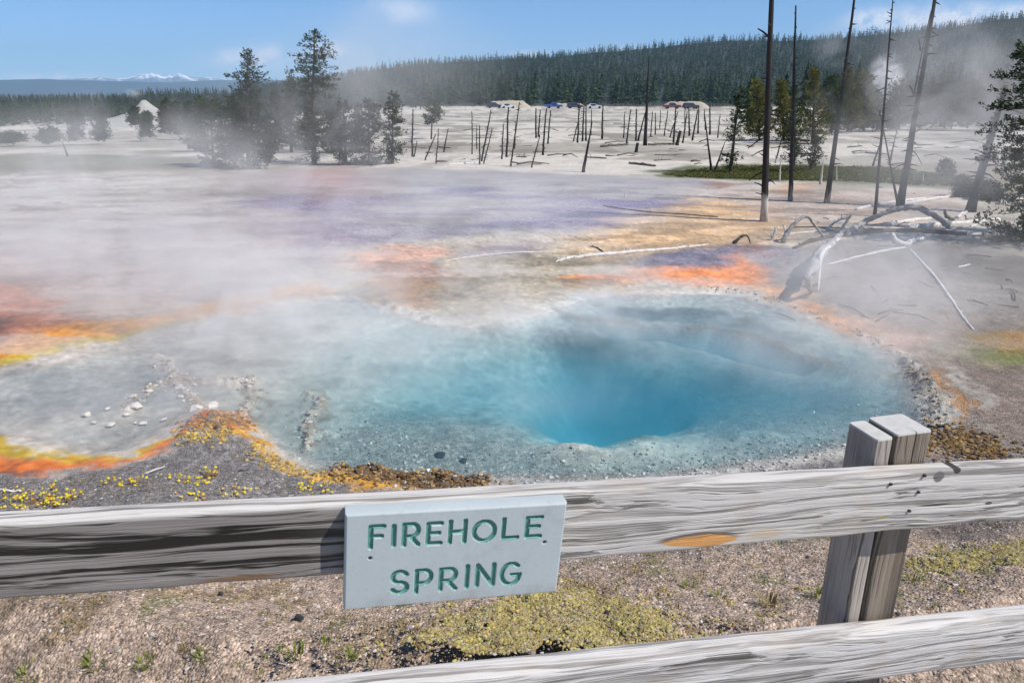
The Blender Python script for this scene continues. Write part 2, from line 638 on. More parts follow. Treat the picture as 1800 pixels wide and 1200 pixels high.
def wood_material(name, dark_left=False, pale=(.57, .54, .505), dark=(.17, .15, .135), warm=(.46, .37, .29), marks=(), ring_w=.36):
    """weathered board: grain runs along the object's own x axis"""
    m, t = new_mat(name)
    tcn = t.n('ShaderNodeTexCoord')
    obj = tcn.outputs['Object']
    mp = t.n('ShaderNodeMapping', ins={'Vector': obj, 'Scale': (.55, 44.0, 44.0)})
    warp = t.n('ShaderNodeMapping', ins={'Vector': obj, 'Scale': (1.5, 7.0, 7.0)})
    wv = t.n('ShaderNodeTexNoise', ins={'Vector': warp.outputs[0], 'Scale': 1.3, 'Detail': 3.0})
    off = t.n('ShaderNodeVectorMath', operation='MULTIPLY_ADD', ins={0: wv.outputs['Color'], 1: (.0, 2.6, 2.6), 2: mp.outputs[0]})
    sepv = t.n('ShaderNodeSeparateXYZ', ins={0: off.outputs[0]})
    # growth rings cut lengthwise: bands in z, bent by the slow noise
    band = t.math('ADD', t.math('MULTIPLY', sepv.outputs[2], 1.5), t.math('MULTIPLY', sepv.outputs[1], .9))
    gm = t.n('ShaderNodeMapping', ins={'Vector': off.outputs[0], 'Scale': (1.0, 1.5, 1.5)})
    ring = t.mrange(t.noise(gm.outputs[0], 1.0, 3, .55), .38, .56, 0, 1)
    cm = t.n('ShaderNodeMapping', ins={'Vector': off.outputs[0], 'Scale': (1.6, 1.1, 1.1), 'Location': (7.3, 2.2, 5.1)})
    crack = t.mrange(t.noise(cm.outputs[0], 1.0, 5, .6), .605, .65, 0, 1)
    fine_m = t.n('ShaderNodeMapping', ins={'Vector': obj, 'Scale': (3.0, 160.0, 160.0)})
    fine = t.noise(fine_m.outputs[0], 1.0, 5, .65)
    blot = t.noise(obj, 5.0, 5, .6)
    stain_m = t.n('ShaderNodeMapping', ins={'Vector': obj, 'Scale': (2.5, 22.0, 22.0)})
    stain = t.noise(stain_m.outputs[0], 1.0, 5, .6)
    so = t.n('ShaderNodeSeparateXYZ', ins={0: obj})
    rw = t.mrange(so.outputs[0], (dark_left or -9) - .35, (dark_left or -9) + .35, ring_w + .10, ring_w)
    v = t.math('ADD', t.math('MULTIPLY', ring, rw), t.math('MULTIPLY_ADD', fine, .55, .06))
    v = t.math('ADD', v, t.math('MULTIPLY', t.math('SUBTRACT', stain, .5), .75))
    amount = t.ramp(v, [(.22, 0.0), (.42, .45), (.62, .85), (.85, 1.0)])
    c = t.mix(amount, dark, pale)
    c = t.mix(t.mrange(blot, .52, .78, 0, .45), c, warm)
    c = t.mix(t.math('MULTIPLY', crack, .75), c, (.05, .043, .038))
    if dark_left:
        dl = t.mrange(so.outputs[0], dark_left - .12, dark_left + .30, 1, 0)
        dl = t.math('MULTIPLY', dl, t.mrange(so.outputs[2], -.014, -.004, 1, 0))
        dcol = t.mix(t.ramp(amount, [(.35, 0.0), (.75, .55), (1.0, 1.0)]), (.020, .016, .014), (.235, .21, .195))
        dcol = t.mix(t.math('MULTIPLY', crack, .8), dcol, (.018, .015, .014))
        c = t.mix(dl, c, dcol)
    hole = None
    for (x, z, rx, rz, colr, hard) in marks:
        u = t.math('DIVIDE', t.math('SUBTRACT', so.outputs[0], x), rx)
        w = t.math('DIVIDE', t.math('SUBTRACT', so.outputs[2], z), rz)
        r2 = t.math('ADD', t.math('ABSOLUTE', u) if rx > .04 else t.math('MULTIPLY', u, u), t.math('MULTIPLY', w, w))
        r2 = t.math('ADD', r2, t.math('MULTIPLY', t.math('SUBTRACT', t.math('ADD', t.math('MULTIPLY', stain, .5), t.math('MULTIPLY', blot, .5)), .5), 2.6))
        k = t.mrange(r2, 1 - hard, 1 + hard, 1, 0)
        c = t.mix(k, c, colr)
    b = t.n('ShaderNodeBsdfPrincipled', ins={'Base Color': c, 'Roughness': .85})
    b.inputs['Specular IOR Level'].default_value = .25
    hgt = t.math('ADD', t.math('MULTIPLY', ring, .8), t.math('MULTIPLY', fine, .7))
    hgt = t.math('ADD', hgt, t.math('MULTIPLY', crack, -1.2))
    bn = t.n('ShaderNodeBump', ins={'Strength': .6, 'Distance': .005, 'Height': hgt})
    t.link(bn.outputs[0], b.inputs['Normal'])
    finish(t, b.outputs[0])
    return m


def foliage_material(name, dark, light, transl=.25):
    m, t = new_mat(name)
    tint = t.n('ShaderNodeAttribute', attribute_name='tint').outputs['Fac']
    g = t.n('ShaderNodeObjectInfo')
    c = t.mix(tint, dark, light)
    c = t.mix(1.0, c, t.ramp(g.outputs['Random'], [(0, .75), (1, 1.2)]), 'MULTIPLY')
    d = t.n('ShaderNodeBsdfDiffuse', ins={'Color': c})
    tr = t.n('ShaderNodeBsdfTranslucent', ins={'Color': c})
    mx = t.n('ShaderNodeMixShader', ins={0: transl, 1: d.outputs[0], 2: tr.outputs[0]})
    finish(t, mx.outputs[0])
    return m


def snag_material():
    """bare grey-black trunk, bleached white by silica at its foot (z measured from the foot)"""
    m, t = new_mat('dead_wood')
    tcn = t.n('ShaderNodeTexCoord')
    bleach = t.n('ShaderNodeAttribute', attribute_name='bleach').outputs['Fac']
    mp = t.n('ShaderNodeMapping', ins={'Vector': tcn.outputs['Object'], 'Scale': (14, 14, 1.5)})
    nz = t.noise(mp.outputs[0], 1.0, 5, .6)
    c = t.mix(nz, (.012, .0105, .010), (.062, .054, .049))
    p = t.mix(nz, (.33, .30, .26), (.66, .62, .56))
    k = t.mrange(t.math('ADD', bleach, t.math('MULTIPLY', t.math('SUBTRACT', nz, .5), 1.6)), .22, .78, 0, 1)
    c = t.mix(k, c, p)
    b = t.n('ShaderNodeBsdfPrincipled', ins={'Base Color': c, 'Roughness': .9})
    b.inputs['Specular IOR Level'].default_value = .2
    bn = t.n('ShaderNodeBump', ins={'Strength': .6, 'Distance': .02, 'Height': nz})
    t.link(bn.outputs[0], b.inputs['Normal'])
    finish(t, b.outputs[0])
    return m


def steam_material(name, density, scale, lo=.38, hi=.68, base=.25, aniso=0.0, step=1.0):
    """soft-edged puff: density falls off from the middle of the object, torn by noise"""
    m, t = new_mat(name)
    tcn = t.n('ShaderNodeTexCoord')
    g = t.n('ShaderNodeNewGeometry')
    ln = t.n('ShaderNodeVectorMath', operation='LENGTH', ins={0: tcn.outputs['Object']})
    fall = t.mrange(ln.outputs['Value'], .15, .98, 1, 0)
    nz = t.noise(g.outputs['Position'], scale, 4, .6, .9)
    w = t.math('ADD', t.mrange(nz, lo, hi, 0, 1), base)
    d = t.math('MULTIPLY', t.math('MULTIPLY', fall, w), density)
    v = t.n('ShaderNodeVolumePrincipled', ins={'Color': (1.0, .98, .96, 1), 'Density': d, 'Anisotropy': aniso})
    finish(t, None, v.outputs[0])
    m.cycles.volume_step_rate = step
    return m


M = {}
M['ground'] = ground_material()
M['water'] = water_material()
M['dead'] = snag_material()
M['bark'] = simple_mat('bark', (.085, .068, .055), .9, .4, 20, .6, 30)
M['needles'] = foliage_material('pine_needles', (.018, .036, .013), (.074, .112, .036))
M['needles_yellow'] = foliage_material('yellow_pine_needles', (.055, .06, .014), (.23, .205, .045), .3)
M['forest'] = foliage_material('far_forest', (.016, .031, .015), (.066, .098, .036), .1)
M['far_trunk'] = simple_mat('far_trunk', (.17, .14, .115), .9, .3, 2)

# ------------------------------------------------------------------ the ground: one sheet out to the horizon
def build_ground():
    azd = np.radians(np.concatenate([np.arange(-180, -42, 4.0), np.linspace(-40, 40, 780), np.arange(42, 180, 4.0)]))
    ys = np.arange(1262, 176, -2.15)
    rr = []
    for y in ys:
        d = pix_dir(900, y)
        rr.append((CAM_H + .6 - .6 * smooth((y - 800) / 300)) * d[1] / -d[2])
    rr = np.unique(np.concatenate([[.4, .8, 1.2, 1.5, 1.8, 2.1], np.array(rr)[np.array(rr) > 2.15], np.geomspace(350, 12000, 26)]))
    rr.sort()
    A, Rr = np.meshgrid(azd, rr)
    X, Y = Rr * np.sin(A), Rr * np.cos(A)
    Xf, Yf = X.ravel(), Y.ravel()
    Z = height(Xf, Yf)
    nr, na = X.shape
    i = np.arange(nr - 1)[:, None] * na
    j = np.arange(na)[None]
    j2 = (j + 1) % na
    Q = np.stack([i + j, i + j2, i + na + j2, i + na + j], -1).reshape(-1, 4)
    Q = Q[:, ::-1]
    V = np.stack([Xf, Yf, Z], 1)
    V = np.vstack([V, [[0, 0, Z[0]]]])
    cap = np.stack([np.full(na, len(V) - 1), (np.arange(na) + 1) % na, np.arange(na)], 1)[:, ::-1]

    # --- what lies where: minerals, bacterial mats, gravel, grass
    d = np.hypot(Xf, Yf)
    wa = .045 * np.minimum(d, 40)
    wx = Xf + wa * fbm(Xf * .8 + 31, Yf * .8, 3) * 1.6 + .3 * fbm(Xf * 4, Yf * 4, 2) * np.minimum(d / 12, 1)
    wy = Yf + wa * fbm(Xf * .8, Yf * .8 + 57, 3) * 1.6 + .3 * fbm(Xf * 4 + 9, Yf * 4, 2) * np.minimum(d / 12, 1)
    nearw = smooth((15 - d) / 5)
    wx = wx + .30 * nearw * fbm(Xf * 7 + 3, Yf * 7, 3)
    wy = wy + .30 * nearw * fbm(Xf * 7, Yf * 7 + 13, 3)
    n = len(Xf)
    C = np.empty((n, 3))
    sinter = np.array(srgb(208, 200, 187))
    C[:] = sinter * .82
    wet = np.zeros(n)
    grit = np.zeros(n)
    # bands of grey mud and dry grass across the white plain
    b1 = smooth((fbm(Xf * .045 + 4, Yf * .10, 4) + .02) / .10)
    b2 = smooth((fbm(Xf * .22 + 14, Yf * .30, 3) - .06) / .10)
    plain = smooth((d - 20) / 8)
    C = C * (1 - (.55 * plain * b1)[:, None]) + np.array(srgb(140, 132, 118)) * .8 * (.55 * plain * b1)[:, None]
    C = C * (1 - (.6 * plain * b2)[:, None]) + np.array(srgb(120, 112, 96)) * .8 * (.6 * plain * b2)[:, None]
    b3 = smooth((fbm(Xf * .5 + 44, Yf * .16 + 3, 4) - .08) / .08)
    C = C * (1 - (.38 * plain * b3)[:, None]) + np.array(srgb(112, 104, 90)) * .8 * (.38 * plain * b3)[:, None]

    def paint(pts, rgb, feather, op=1.0, w=None, g=None, streak=None, z=0.0):
        nonlocal C, wet, grit
        m = region(wx, wy, flat_poly(pts, z), feather) * op
        if streak:
            sx, sy, lo, hi = streak
            m = m * smooth((fbm(wx * sx + 3.3, wy * sy + 8.8, 4) - lo) / (hi - lo))
        c = np.array(srgb(*rgb)) * .8
        C = C * (1 - m[:, None]) + c * m[:, None]
        if w is not None:
            wet = wet * (1 - m) + w * m
        if g is not None:
            grit = grit * (1 - m) + g * m

    # far: left grass, green bank on the right, road
    paint([(-900, 320), (-900, 262), (0, 270), (150, 266), (300, 272), (420, 285), (440, 302), (300, 300), (150, 306), (0, 310)], (116, 116, 96), 1.0, .85)
    paint([(-400, 250), (0, 236), (200, 240), (340, 236), (340, 250), (200, 256), (0, 256)], (140, 136, 116), 5, .6)
    paint([(1120, 308), (1160, 296), (1260, 290), (1400, 288), (1560, 296), (1680, 310), (1800, 325), (1800, 345), (1660, 330), (1500, 322), (1330, 318), (1180, 312)], (92, 98, 58), .6, .95)
    paint([(1540, 290), (1700, 285), (1900, 300), (1900, 345), (1700, 335), (1560, 318)], (138, 126, 104), 1.0, .8)
    # runoff sheet: wet pink mats, with the sky's reflected mauve put into the colour
    paint([(-300, 440), (-300, 330), (200, 330), (380, 305), (520, 296), (700, 296), (900, 302), (1150, 310), (1330, 322), (1340, 345), (1230, 372),
           (1130, 392), (1000, 408), (820, 425), (640, 470), (560, 520), (350, 560), (0, 560), (-300, 600)], (178, 168, 160), 1.0, .95, w=.75)
    paint([(-900, 620), (-900, 300), (0, 300), (380, 300), (470, 330), (460, 430), (520, 500), (340, 560), (100, 580)], (172, 160, 150), 1.4, .8, w=.25)
    paint([(440, 330), (640, 315), (900, 340), (1100, 345), (1220, 360), (1130, 385), (1000, 402), (820, 415), (640, 440), (560, 470), (470, 440)], (146, 122, 154), 1.4, .9, w=.9, streak=(.22, .5, -.12, .14))
    paint([(560, 400), (800, 398), (1000, 392), (1010, 402), (820, 412), (640, 432)], (134, 116, 144), .9, .6, w=.95)
    paint([(520, 300), (600, 296), (640, 320), (600, 350), (540, 350)], (214, 150, 140), 2.0, .55)
    paint([(200, 420), (500, 380), (560, 440), (380, 520), (180, 540)], (166, 140, 132), 1.6, .7, w=.6)
    paint([(-300, 430), (0, 300), (380, 312), (330, 350), (200, 390), (0, 420)], (206, 200, 190), 1.5, .85, streak=(.3, 1.2, -.14, .04))
    paint([(-400, 540), (-300, 420), (60, 440), (240, 470), (380, 480), (300, 545), (120, 560)], (150, 104, 84), 1.2, .55, w=.4, streak=(.5, .9, -.12, .12))
    # tan and peach flats, right of centre
    paint([(960, 455), (1040, 415), (1150, 380), (1250, 352), (1360, 352), (1440, 380), (1390, 420), (1300, 440), (1180, 455), (1080, 470), (960, 478)], (228, 192, 150), 1.1, .85, w=.35)
    paint([(1180, 372), (1250, 352), (1340, 350), (1345, 385), (1260, 392)], (234, 190, 136), 1.0, .6)
    paint([(1030, 425), (1200, 400), (1310, 400), (1300, 430), (1120, 440)], (230, 188, 136), .8, .6)
    paint([(1320, 345), (1480, 335), (1680, 335), (1720, 365), (1600, 400), (1420, 395), (1340, 390)], (206, 186, 170), 1.0, .9)
    paint([(1180, 330), (1330, 330), (1330, 345), (1180, 345)], (226, 206, 186), .8, .8)
    paint([(1240, 322), (1300, 320), (1310, 332), (1250, 334)], (160, 108, 66), .5, .8)
    paint([(1370, 325), (1430, 322), (1440, 338), (1380, 342)], (190, 140, 96), .6, .6)
    # salmon island, tan mat
    paint([(560, 520), (600, 455), (650, 438), (760, 430), (900, 425), (1000, 440), (1080, 470), (1090, 500), (1010, 522), (960, 548), (880, 565), (800, 572), (740, 560), (690, 536), (640, 522)], (186, 172, 148), .5, .95, w=.25)
    paint([(604, 470), (630, 448), (690, 435), (790, 434), (796, 452), (740, 460), (680, 470), (640, 474)], (226, 170, 142), .4, .85, w=.4)
    paint([(640, 478), (700, 462), (780, 460), (800, 480), (720, 500), (650, 500)], (176, 128, 112), .4, .7)
    paint([(660, 505), (680, 492), (740, 488), (765, 505), (750, 545), (715, 545)], (196, 142, 96), .5, .85, g=.5)
    paint([(800, 440), (960, 425), (970, 445), (830, 455)], (168, 150, 160), .4, .6, w=.8)
    paint([(965, 482), (1080, 480), (1110, 494), (1060, 512), (1000, 512)], (196, 150, 96), .35, .8)
    # channel with the sky's reflected purple put into its colour, and its orange shore
    paint([(1080, 470), (1130, 452), (1230, 440), (1330, 432), (1420, 440), (1440, 470), (1400, 490), (1250, 478), (1140, 474)], (140, 124, 136), .4, .85, w=1.0)
    paint([(1070, 490), (1085, 474), (1180, 470), (1265, 471), (1290, 458), (1330, 455), (1350, 480), (1340, 505), (1260, 508), (1180, 497)], (244, 150, 84), .34, .95, w=.3)
    paint([(970, 485), (1030, 483), (1080, 486), (1076, 494), (1020, 491)], (242, 150, 96), .22, .9)
    paint([(1320, 425), (1345, 422), (1348, 475), (1322, 475)], (190, 120, 66), .25, .5)  # orange trunk reflection painted into the channel's colour
    # right-hand muds and the peach rim of the pool
    paint([(1400, 440), (1520, 415), (1700, 430), (1900, 460), (1900, 620), (1720, 620), (1640, 640), (1600, 610), (1500, 560), (1420, 520), (1340, 500)], (142, 133, 124), .6, .95, g=.6)
    paint([(1560, 420), (1800, 420), (1900, 540), (1700, 500), (1580, 470)], (100, 96, 88), .7, .75, g=.6)  # dark soil with the trees' shade painted in
    paint([(1320, 505), (1400, 512), (1480, 545), (1560, 575), (1632, 592), (1628, 618), (1570, 610), (1490, 580), (1420, 548), (1340, 522), (1235, 510)], (228, 168, 118), .25, .95, w=.2)
    paint([(1400, 560), (1700, 560), (1700, 600), (1640, 640)], (176, 150, 134), .6, .5)
    paint([(1690, 620), (1740, 590), (1900, 570), (1900, 680), (1760, 655), (1700, 640)], (112, 116, 48), .5, .9, g=.6)
    paint([(1740, 600), (1790, 580), (1900, 565), (1900, 600), (1800, 616)], (184, 128, 58), .4, .8)
    # gravel bank on the right of the pool
    paint([(1610, 640), (1660, 625), (1720, 640), (2300, 680), (2600, 3200), (1500, 3200), (1500, 830), (1660, 760)], (142, 126, 114), .3, .95, g=.9)
    paint([(1600, 640), (1645, 645), (1680, 700), (1685, 750), (1655, 790), (1640, 740)], (124, 104, 80), .2, .8, g=.8)
    paint([(1640, 650), (1668, 690), (1672, 715), (1660, 760), (1650, 735), (1650, 690)], (206, 144, 62), .12, .9)
    paint([(1650, 640), (1690, 660), (1712, 692), (1700, 725), (1688, 725), (1690, 694), (1668, 668)], (190, 186, 176), .12, .85, g=.2)
    paint([(1690, 740), (1712, 765), (1735, 800), (1715, 810), (1690, 770)], (168, 168, 158), .12, .7)
    paint([(1640, 770), (1700, 765), (1715, 810), (1640, 815)], (116, 72, 36), .2, .9, g=1.0)
    # left: rust mat with the yellow rim of the basin
    paint([(-900, 640), (-900, 470), (0, 500), (80, 512), (150, 545), (155, 575), (60, 600), (0, 612), (-300, 640)], (192, 126, 96), .4, .92, w=.3)
    paint([(-900, 620), (-300, 570), (0, 560), (50, 570), (40, 592), (0, 604), (-300, 630)], (78, 50, 56), .3, .9)
    paint([(-900, 690), (-300, 630), (0, 604), (60, 590), (150, 565), (250, 555), (330, 540), (480, 512), (560, 500), (560, 520), (480, 535), (350, 566), (240, 596), (120, 624), (0, 648), (-300, 680)], (224, 150, 52), .3, .95)
    paint([(-900, 708), (-300, 664), (0, 632), (130, 608), (240, 584), (350, 556), (352, 566), (240, 598), (120, 626), (0, 652), (-300, 682)], (204, 180, 48), .18, .9)
    # pool bed: pale silica with a grey, pebbly near side
    paint([(-900, 700), (0, 650), (130, 624), (360, 565), (560, 525), (640, 522), (720, 552), (830, 575), (960, 548), (1010, 524), (1230, 514), (1390, 543), (1560, 612),
           (1632, 690), (1640, 745), (1490, 797), (1200, 846), (860, 858), (600, 842), (450, 797), (370, 744), (220, 808), (0, 782), (-900, 800)], (205, 205, 198), .2, 1.0, w=0, g=.12)
    paint([(-900, 700), (0, 650), (130, 624), (360, 565), (520, 540), (480, 640), (540, 700), (530, 790), (450, 797), (370, 744), (220, 808), (0, 782), (-900, 800)], (204, 190, 178), .5, .8, g=.15)
    paint([(520, 840), (560, 760), (620, 700), (760, 690), (900, 760), (1100, 810), (1300, 800), (1480, 730), (1620, 700), (1640, 760), (1490, 800), (1200, 850), (860, 862), (640, 850)], (168, 172, 170), .5, .9, g=1.0)
    paint([(1180, 640), (1480, 640), (1600, 690), (1560, 760), (1300, 800), (1180, 760), (1120, 700)], (120, 136, 150), .6, .75, g=.9, z=-.25)
    paint([(1150, 560), (1440, 620), (1600, 650), (1630, 700), (1560, 640), (1440, 640), (1300, 600)], (156, 142, 122), .4, .6, g=.7)
    paint([(0, 655), (280, 640), (430, 670), (400, 700), (240, 720), (60, 730), (0, 700)], (158, 156, 154), .3, .8, g=.3)
    paint([(120, 770), (330, 720), (440, 690), (560, 700), (540, 790), (430, 780), (330, 750), (220, 800)], (166, 163, 158), .25, .7, g=.3)
    paint([(975, 778), (995, 762), (1045, 762), (1062, 778), (1035, 794), (985, 792)], (255, 255, 250), .16, 1.0, z=-.3)
    paint([(970, 752), (1000, 735), (1060, 738), (1066, 760), (1020, 772), (980, 768)], (255, 255, 250), .2, 1.0, z=-.75)
    paint([(985, 745), (1050, 742), (1055, 765), (995, 768)], (255, 255, 250), .15, 1.0, z=-.5)
    paint([(1085, 745), (1125, 735), (1165, 760), (1160, 800), (1095, 800)], (100, 96, 84), .25, .8, g=1.0, z=-.3)
    paint([(1000, 640), (1090, 622), (1110, 660), (1040, 690)], (96, 96, 90), .3, .8, z=-.6)
    paint([(1050, 566), (1150, 566), (1250, 574), (1350, 596), (1440, 632), (1400, 640), (1330, 622), (1250, 600), (1170, 584), (1090, 582)], (110, 108, 100), .15, .8, z=-.35)  # dark of the undercut put into the bed colour below the ledge
    # crusts on the shelf
    for ln, w_, h_ in CRUSTS[:6]:
        mk = line_mask(wx, wy, ln, w_ * 1.1) * smooth((fbm(Xf * 7, Yf * 7, 3) + .16) / .2)
        C = C * (1 - .75 * mk[:, None]) + np.array(srgb(150, 128, 104)) * .75 * .8 * mk[:, None]
    for ln, w_, h_ in SUBCRUSTS:
        mk = line_mask(wx, wy, ln, w_ * 1.3)
        C = C * (1 - .9 * mk[:, None]) + np.array(srgb(158, 142, 120)) * .8 * .9 * mk[:, None]
        grit = np.maximum(grit, mk)
    # near-left: yellow, orange and rust rim
    paint([(-900, 800), (-300, 770), (0, 768), (25, 776), (75, 804), (220, 808), (320, 772), (330, 782), (235, 816), (80, 822), (0, 812), (-300, 806), (-900, 830)], (206, 172, 16), .10, 1.0, w=.3)
    paint([(-900, 850), (-300, 815), (0, 806), (80, 818), (230, 813), (300, 786), (330, 762), (345, 780), (310, 800), (230, 822), (120, 838), (0, 843), (-300, 850)], (232, 122, 34), .10, 1.0, w=.3)
    paint([(-900, 870), (-300, 840), (0, 830), (60, 832), (60, 840), (0, 845), (-300, 856)], (128, 58, 26), .08, .9)
    # gravel bank in front
    paint([(-2900, 3200), (-1400, 900), (-900, 870), (0, 842), (120, 840), (240, 822), (320, 800), (360, 788), (410, 786), (450, 812), (530, 848), (600, 856), (860, 866), (1100, 858), (1500, 815), (2000, 815), (2600, 3200), (-900, 3200)], (140, 136, 134), .16, 1.0, w=0, g=1.0)
    paint([(-2900, 3200), (-900, 1120), (0, 1090), (500, 1075), (1100, 1060), (1900, 980), (2600, 1200), (3600, 3200)], (190, 168, 148), .5, 1.0, w=0, g=1.0)
    paint([(1400, 950), (2000, 880), (2000, 1000), (1450, 1010)], (128, 112, 100), .4, .6, g=1.0)
    paint([(318, 775), (328, 742), (352, 730), (405, 732), (432, 760), (452, 795), (430, 790), (408, 778), (360, 780), (335, 792)], (226, 132, 36), .10, 1.0, w=.2, g=.5)
    paint([(342, 770), (352, 748), (395, 746), (408, 760), (395, 774), (365, 778)], (122, 88, 58), .12, .85, g=.7)
    paint([(335, 752), (345, 735), (370, 730), (372, 745), (345, 768)], (240, 112, 34), .08, .8)
    paint([(405, 735), (430, 755), (470, 800), (500, 820), (560, 835), (560, 846), (510, 838), (455, 815), (425, 780)], (206, 160, 52), .10, .95, g=.6)
    paint([(552, 838), (590, 826), (660, 836), (740, 850), (745, 862), (680, 862), (580, 856)], (226, 164, 44), .10, .95, g=.3)
    paint([(590, 826), (650, 822), (760, 834), (860, 846), (862, 858), (770, 862), (730, 850), (650, 836)], (112, 82, 48), .08, .9, g=1.0)
    for mp, rgb in zip(MOSSES, ((158, 142, 56), (150, 134, 58))):
        mk = region(wx, wy, mp, .25) * smooth((fbm(Xf * 5, Yf * 5, 4) + .14) / .12)
        C = C * (1 - .9 * mk[:, None]) + np.array(srgb(*rgb)) * .8 * .9 * mk[:, None]
        grit = grit * (1 - .7 * mk)
    # sparse rusty and greenish growth on the near gravel
    nearb = smooth((6.2 - d) / 1.5) * (np.abs(A.ravel()) < .8)
    g1 = smooth((fbm(Xf * 2.2 + 40, Yf * 2.2, 4) - .10) / .10) * nearb * .6
    C = C * (1 - g1[:, None]) + np.array(srgb(140, 118, 74)) * .8 * g1[:, None]
    g2 = smooth((fbm(Xf * 3.1 + 80, Yf * 3.1 + 5, 4) - .15) / .10) * nearb * .5
    C = C * (1 - g2[:, None]) + np.array(srgb(120, 126, 62)) * .8 * g2[:, None]
    mo = (fbm(Xf * 13 + 6, Yf * 13, 4) * .9 + fbm(Xf * 3.7 + 6, Yf * 3.7 + 2, 4) * .7) * smooth((26 - d) / 10) * (1 - .6 * grit)
    C = C * np.clip(1 + mo, .45, 1.6)[:, None]
    # fine rims and cracks that break up the flats, and blotches of darker mat
    tz = smooth((d - 8.5) / 2) * smooth((34 - d) / 8) * (np.abs(A.ravel()) < .8) * (1 - grit)
    f1 = fbm(Xf * .9 + 12, Yf * .9 + 60, 5)
    f2 = fbm(Xf * 2.3 + 70, Yf * 2.3 + 21, 4)
    r1 = smooth(1 - np.abs(np.mod(f1 * 9, 1.0) - .5) / .10) * smooth((f2 + .12) / .1)
    r2 = smooth(1 - np.abs(f2) / .012)
    C = C * (1 + (.30 * r1 * tz)[:, None]) * (1 - (.28 * r2 * tz)[:, None])
    f3 = fbm(Xf * .55 + 90, Yf * 1.1 + 33, 5)
    dk = smooth((f3 - .03) / .10) * tz
    C = C * (1 - (.34 * dk)[:, None] )
    lt = smooth((-f3 - .07) / .08) * tz * .45
    C = C * (1 - lt[:, None]) + np.array(srgb(205, 198, 190)) * .8 * lt[:, None]
    # forest floor under the far woods
    ff = smooth((d - 285) / 25)
    C = C * (1 - ff[:, None]) + np.array((.045, .052, .032)) * ff[:, None]

    def ext(a):
        return np.concatenate([a, a[:1]])
    me = mesh_from('ground', V, [Q, cap], M['ground'], True, None,
                   {'Col': np.vstack([C, C[:1]]), 'wet': ext(wet), 'grit': ext(grit)})
    o = link('ground', me)
    o['kind'] = 'structure'


build_ground()


def build_water():
    xs = np.linspace(-16, 9.2, 22)
    ys_ = np.linspace(4.9, 16.0, 12)
    gx, gy = np.meshgrid(xs, ys_)
    nx, ny = len(xs), len(ys_)
    top = np.stack([gx.ravel(), gy.ravel(), np.zeros(gx.size)], 1)
    bot = top.copy(); bot[:, 2] = -7
    V = np.vstack([top, bot]); N = len(top)
    Q = []
    for j in range(ny - 1):
        for i in range(nx - 1):
            a = j * nx + i
            Q.append([a, a + 1, a + nx + 1, a + nx])
            Q.append([N + a, N + a + nx, N + a + nx + 1, N + a + 1])
    for i in range(nx - 1):
        Q.append([i + 1, i, N + i, N + i + 1])
        a = (ny - 1) * nx + i
        Q.append([a, a + 1, N + a + 1, N + a])
    for j in range(ny - 1):
        a = j * nx
        Q.append([a, a + nx, N + a + nx, N + a])
        a = j * nx + nx - 1
        Q.append([a + nx, a, N + a, N + a + nx])
    me = mesh_from('pool_water', V, np.array(Q), M['water'])
    o = link('pool_water', me)
    o['kind'] = 'structure'


build_water()


# ------------------------------------------------------------------ the fence
N_R = np.array([.242, -.970, 0.0])           # the fence's face, towards the boardwalk
A0 = np.array([-.772, .947, CAM_H - .613])   # top front edge of the upper rail, left ...
A1 = np.array([1.123, 1.419, CAM_H - .774])  # ... and right end of the picture


def on_plane(px, py, off=0.0):
    """pixel -> point on the upright plane of the rail's face, moved off metres towards the boardwalk"""
    d = pix_dir(px, py)
    p0 = A0 + N_R * off
    return CAM + d * (((p0 - CAM) @ N_R) / (d @ N_R))


def rail_mesh(name, L, H, T, mat, seed, round_=.006, hgt=None):
    """board lying along x (0..L), face at y=0 towards -y, thickness T in +y, top at z=0, height H; worn edges"""
    rng = np.random.default_rng(seed)
    nseg = 150
    prof = []
    for (cy, cz, a0) in ((round_, -round_, 90), (round_, -H + round_, 180), (T - round_, -H + round_, 270), (T - round_, -round_, 0)):
        for k in range(4):
            a = math.radians(a0 + k * 30)
            prof.append((cy + math.cos(a) * round_, cz + math.sin(a) * round_))
    # more rows on the face for the raised grain
    face = prof[:4] + [(0, -round_ - (H - 2 * round_) * t) for t in np.linspace(.06, .94, 14)] + prof[4:]
    prof = np.array(face)
    npf = len(prof)
    xs = np.linspace(0, L, nseg)
    V = []
    for i, x in enumerate(xs):
        y, z = prof[:, 0].copy(), prof[:, 1].copy()
        nz = fbm(np.full(npf, x * 3 + seed), z * 26 + y * 9 + seed, 4)
        ne = fbm(np.full(npf, x * 11 + seed), z * 5 + 3, 3)
        y = y + np.where(prof[:, 0] < T * .3, .0042 * nz, .001 * nz)
        z = z + np.where(np.abs(z + H) < .03, .008 * ne, .0025 * ne)
        if hgt is not None:
            z = np.where(prof[:, 1] < -H * .5, z - hgt(x), z)
        V.append(np.stack([np.full(npf, x), y, z], 1))
    V = np.concatenate(V)
    Q = [[i * npf + k, (i + 1) * npf + k, (i + 1) * npf + (k + 1) % npf, i * npf + (k + 1) % npf] for i in range(nseg - 1) for k in range(npf)]
    a, b = len(V), len(V) + 1
    V = np.vstack([V, [[0, T / 2, -H / 2]], [[L, T / 2, -H / 2]]])
    Tt = [[a, k, (k + 1) % npf] for k in range(npf)] + [[b, (nseg - 1) * npf + (k + 1) % npf, (nseg - 1) * npf + k] for k in range(npf)]
    return mesh_from(name, V, [np.array(Q), np.array(Tt)], mat, True)


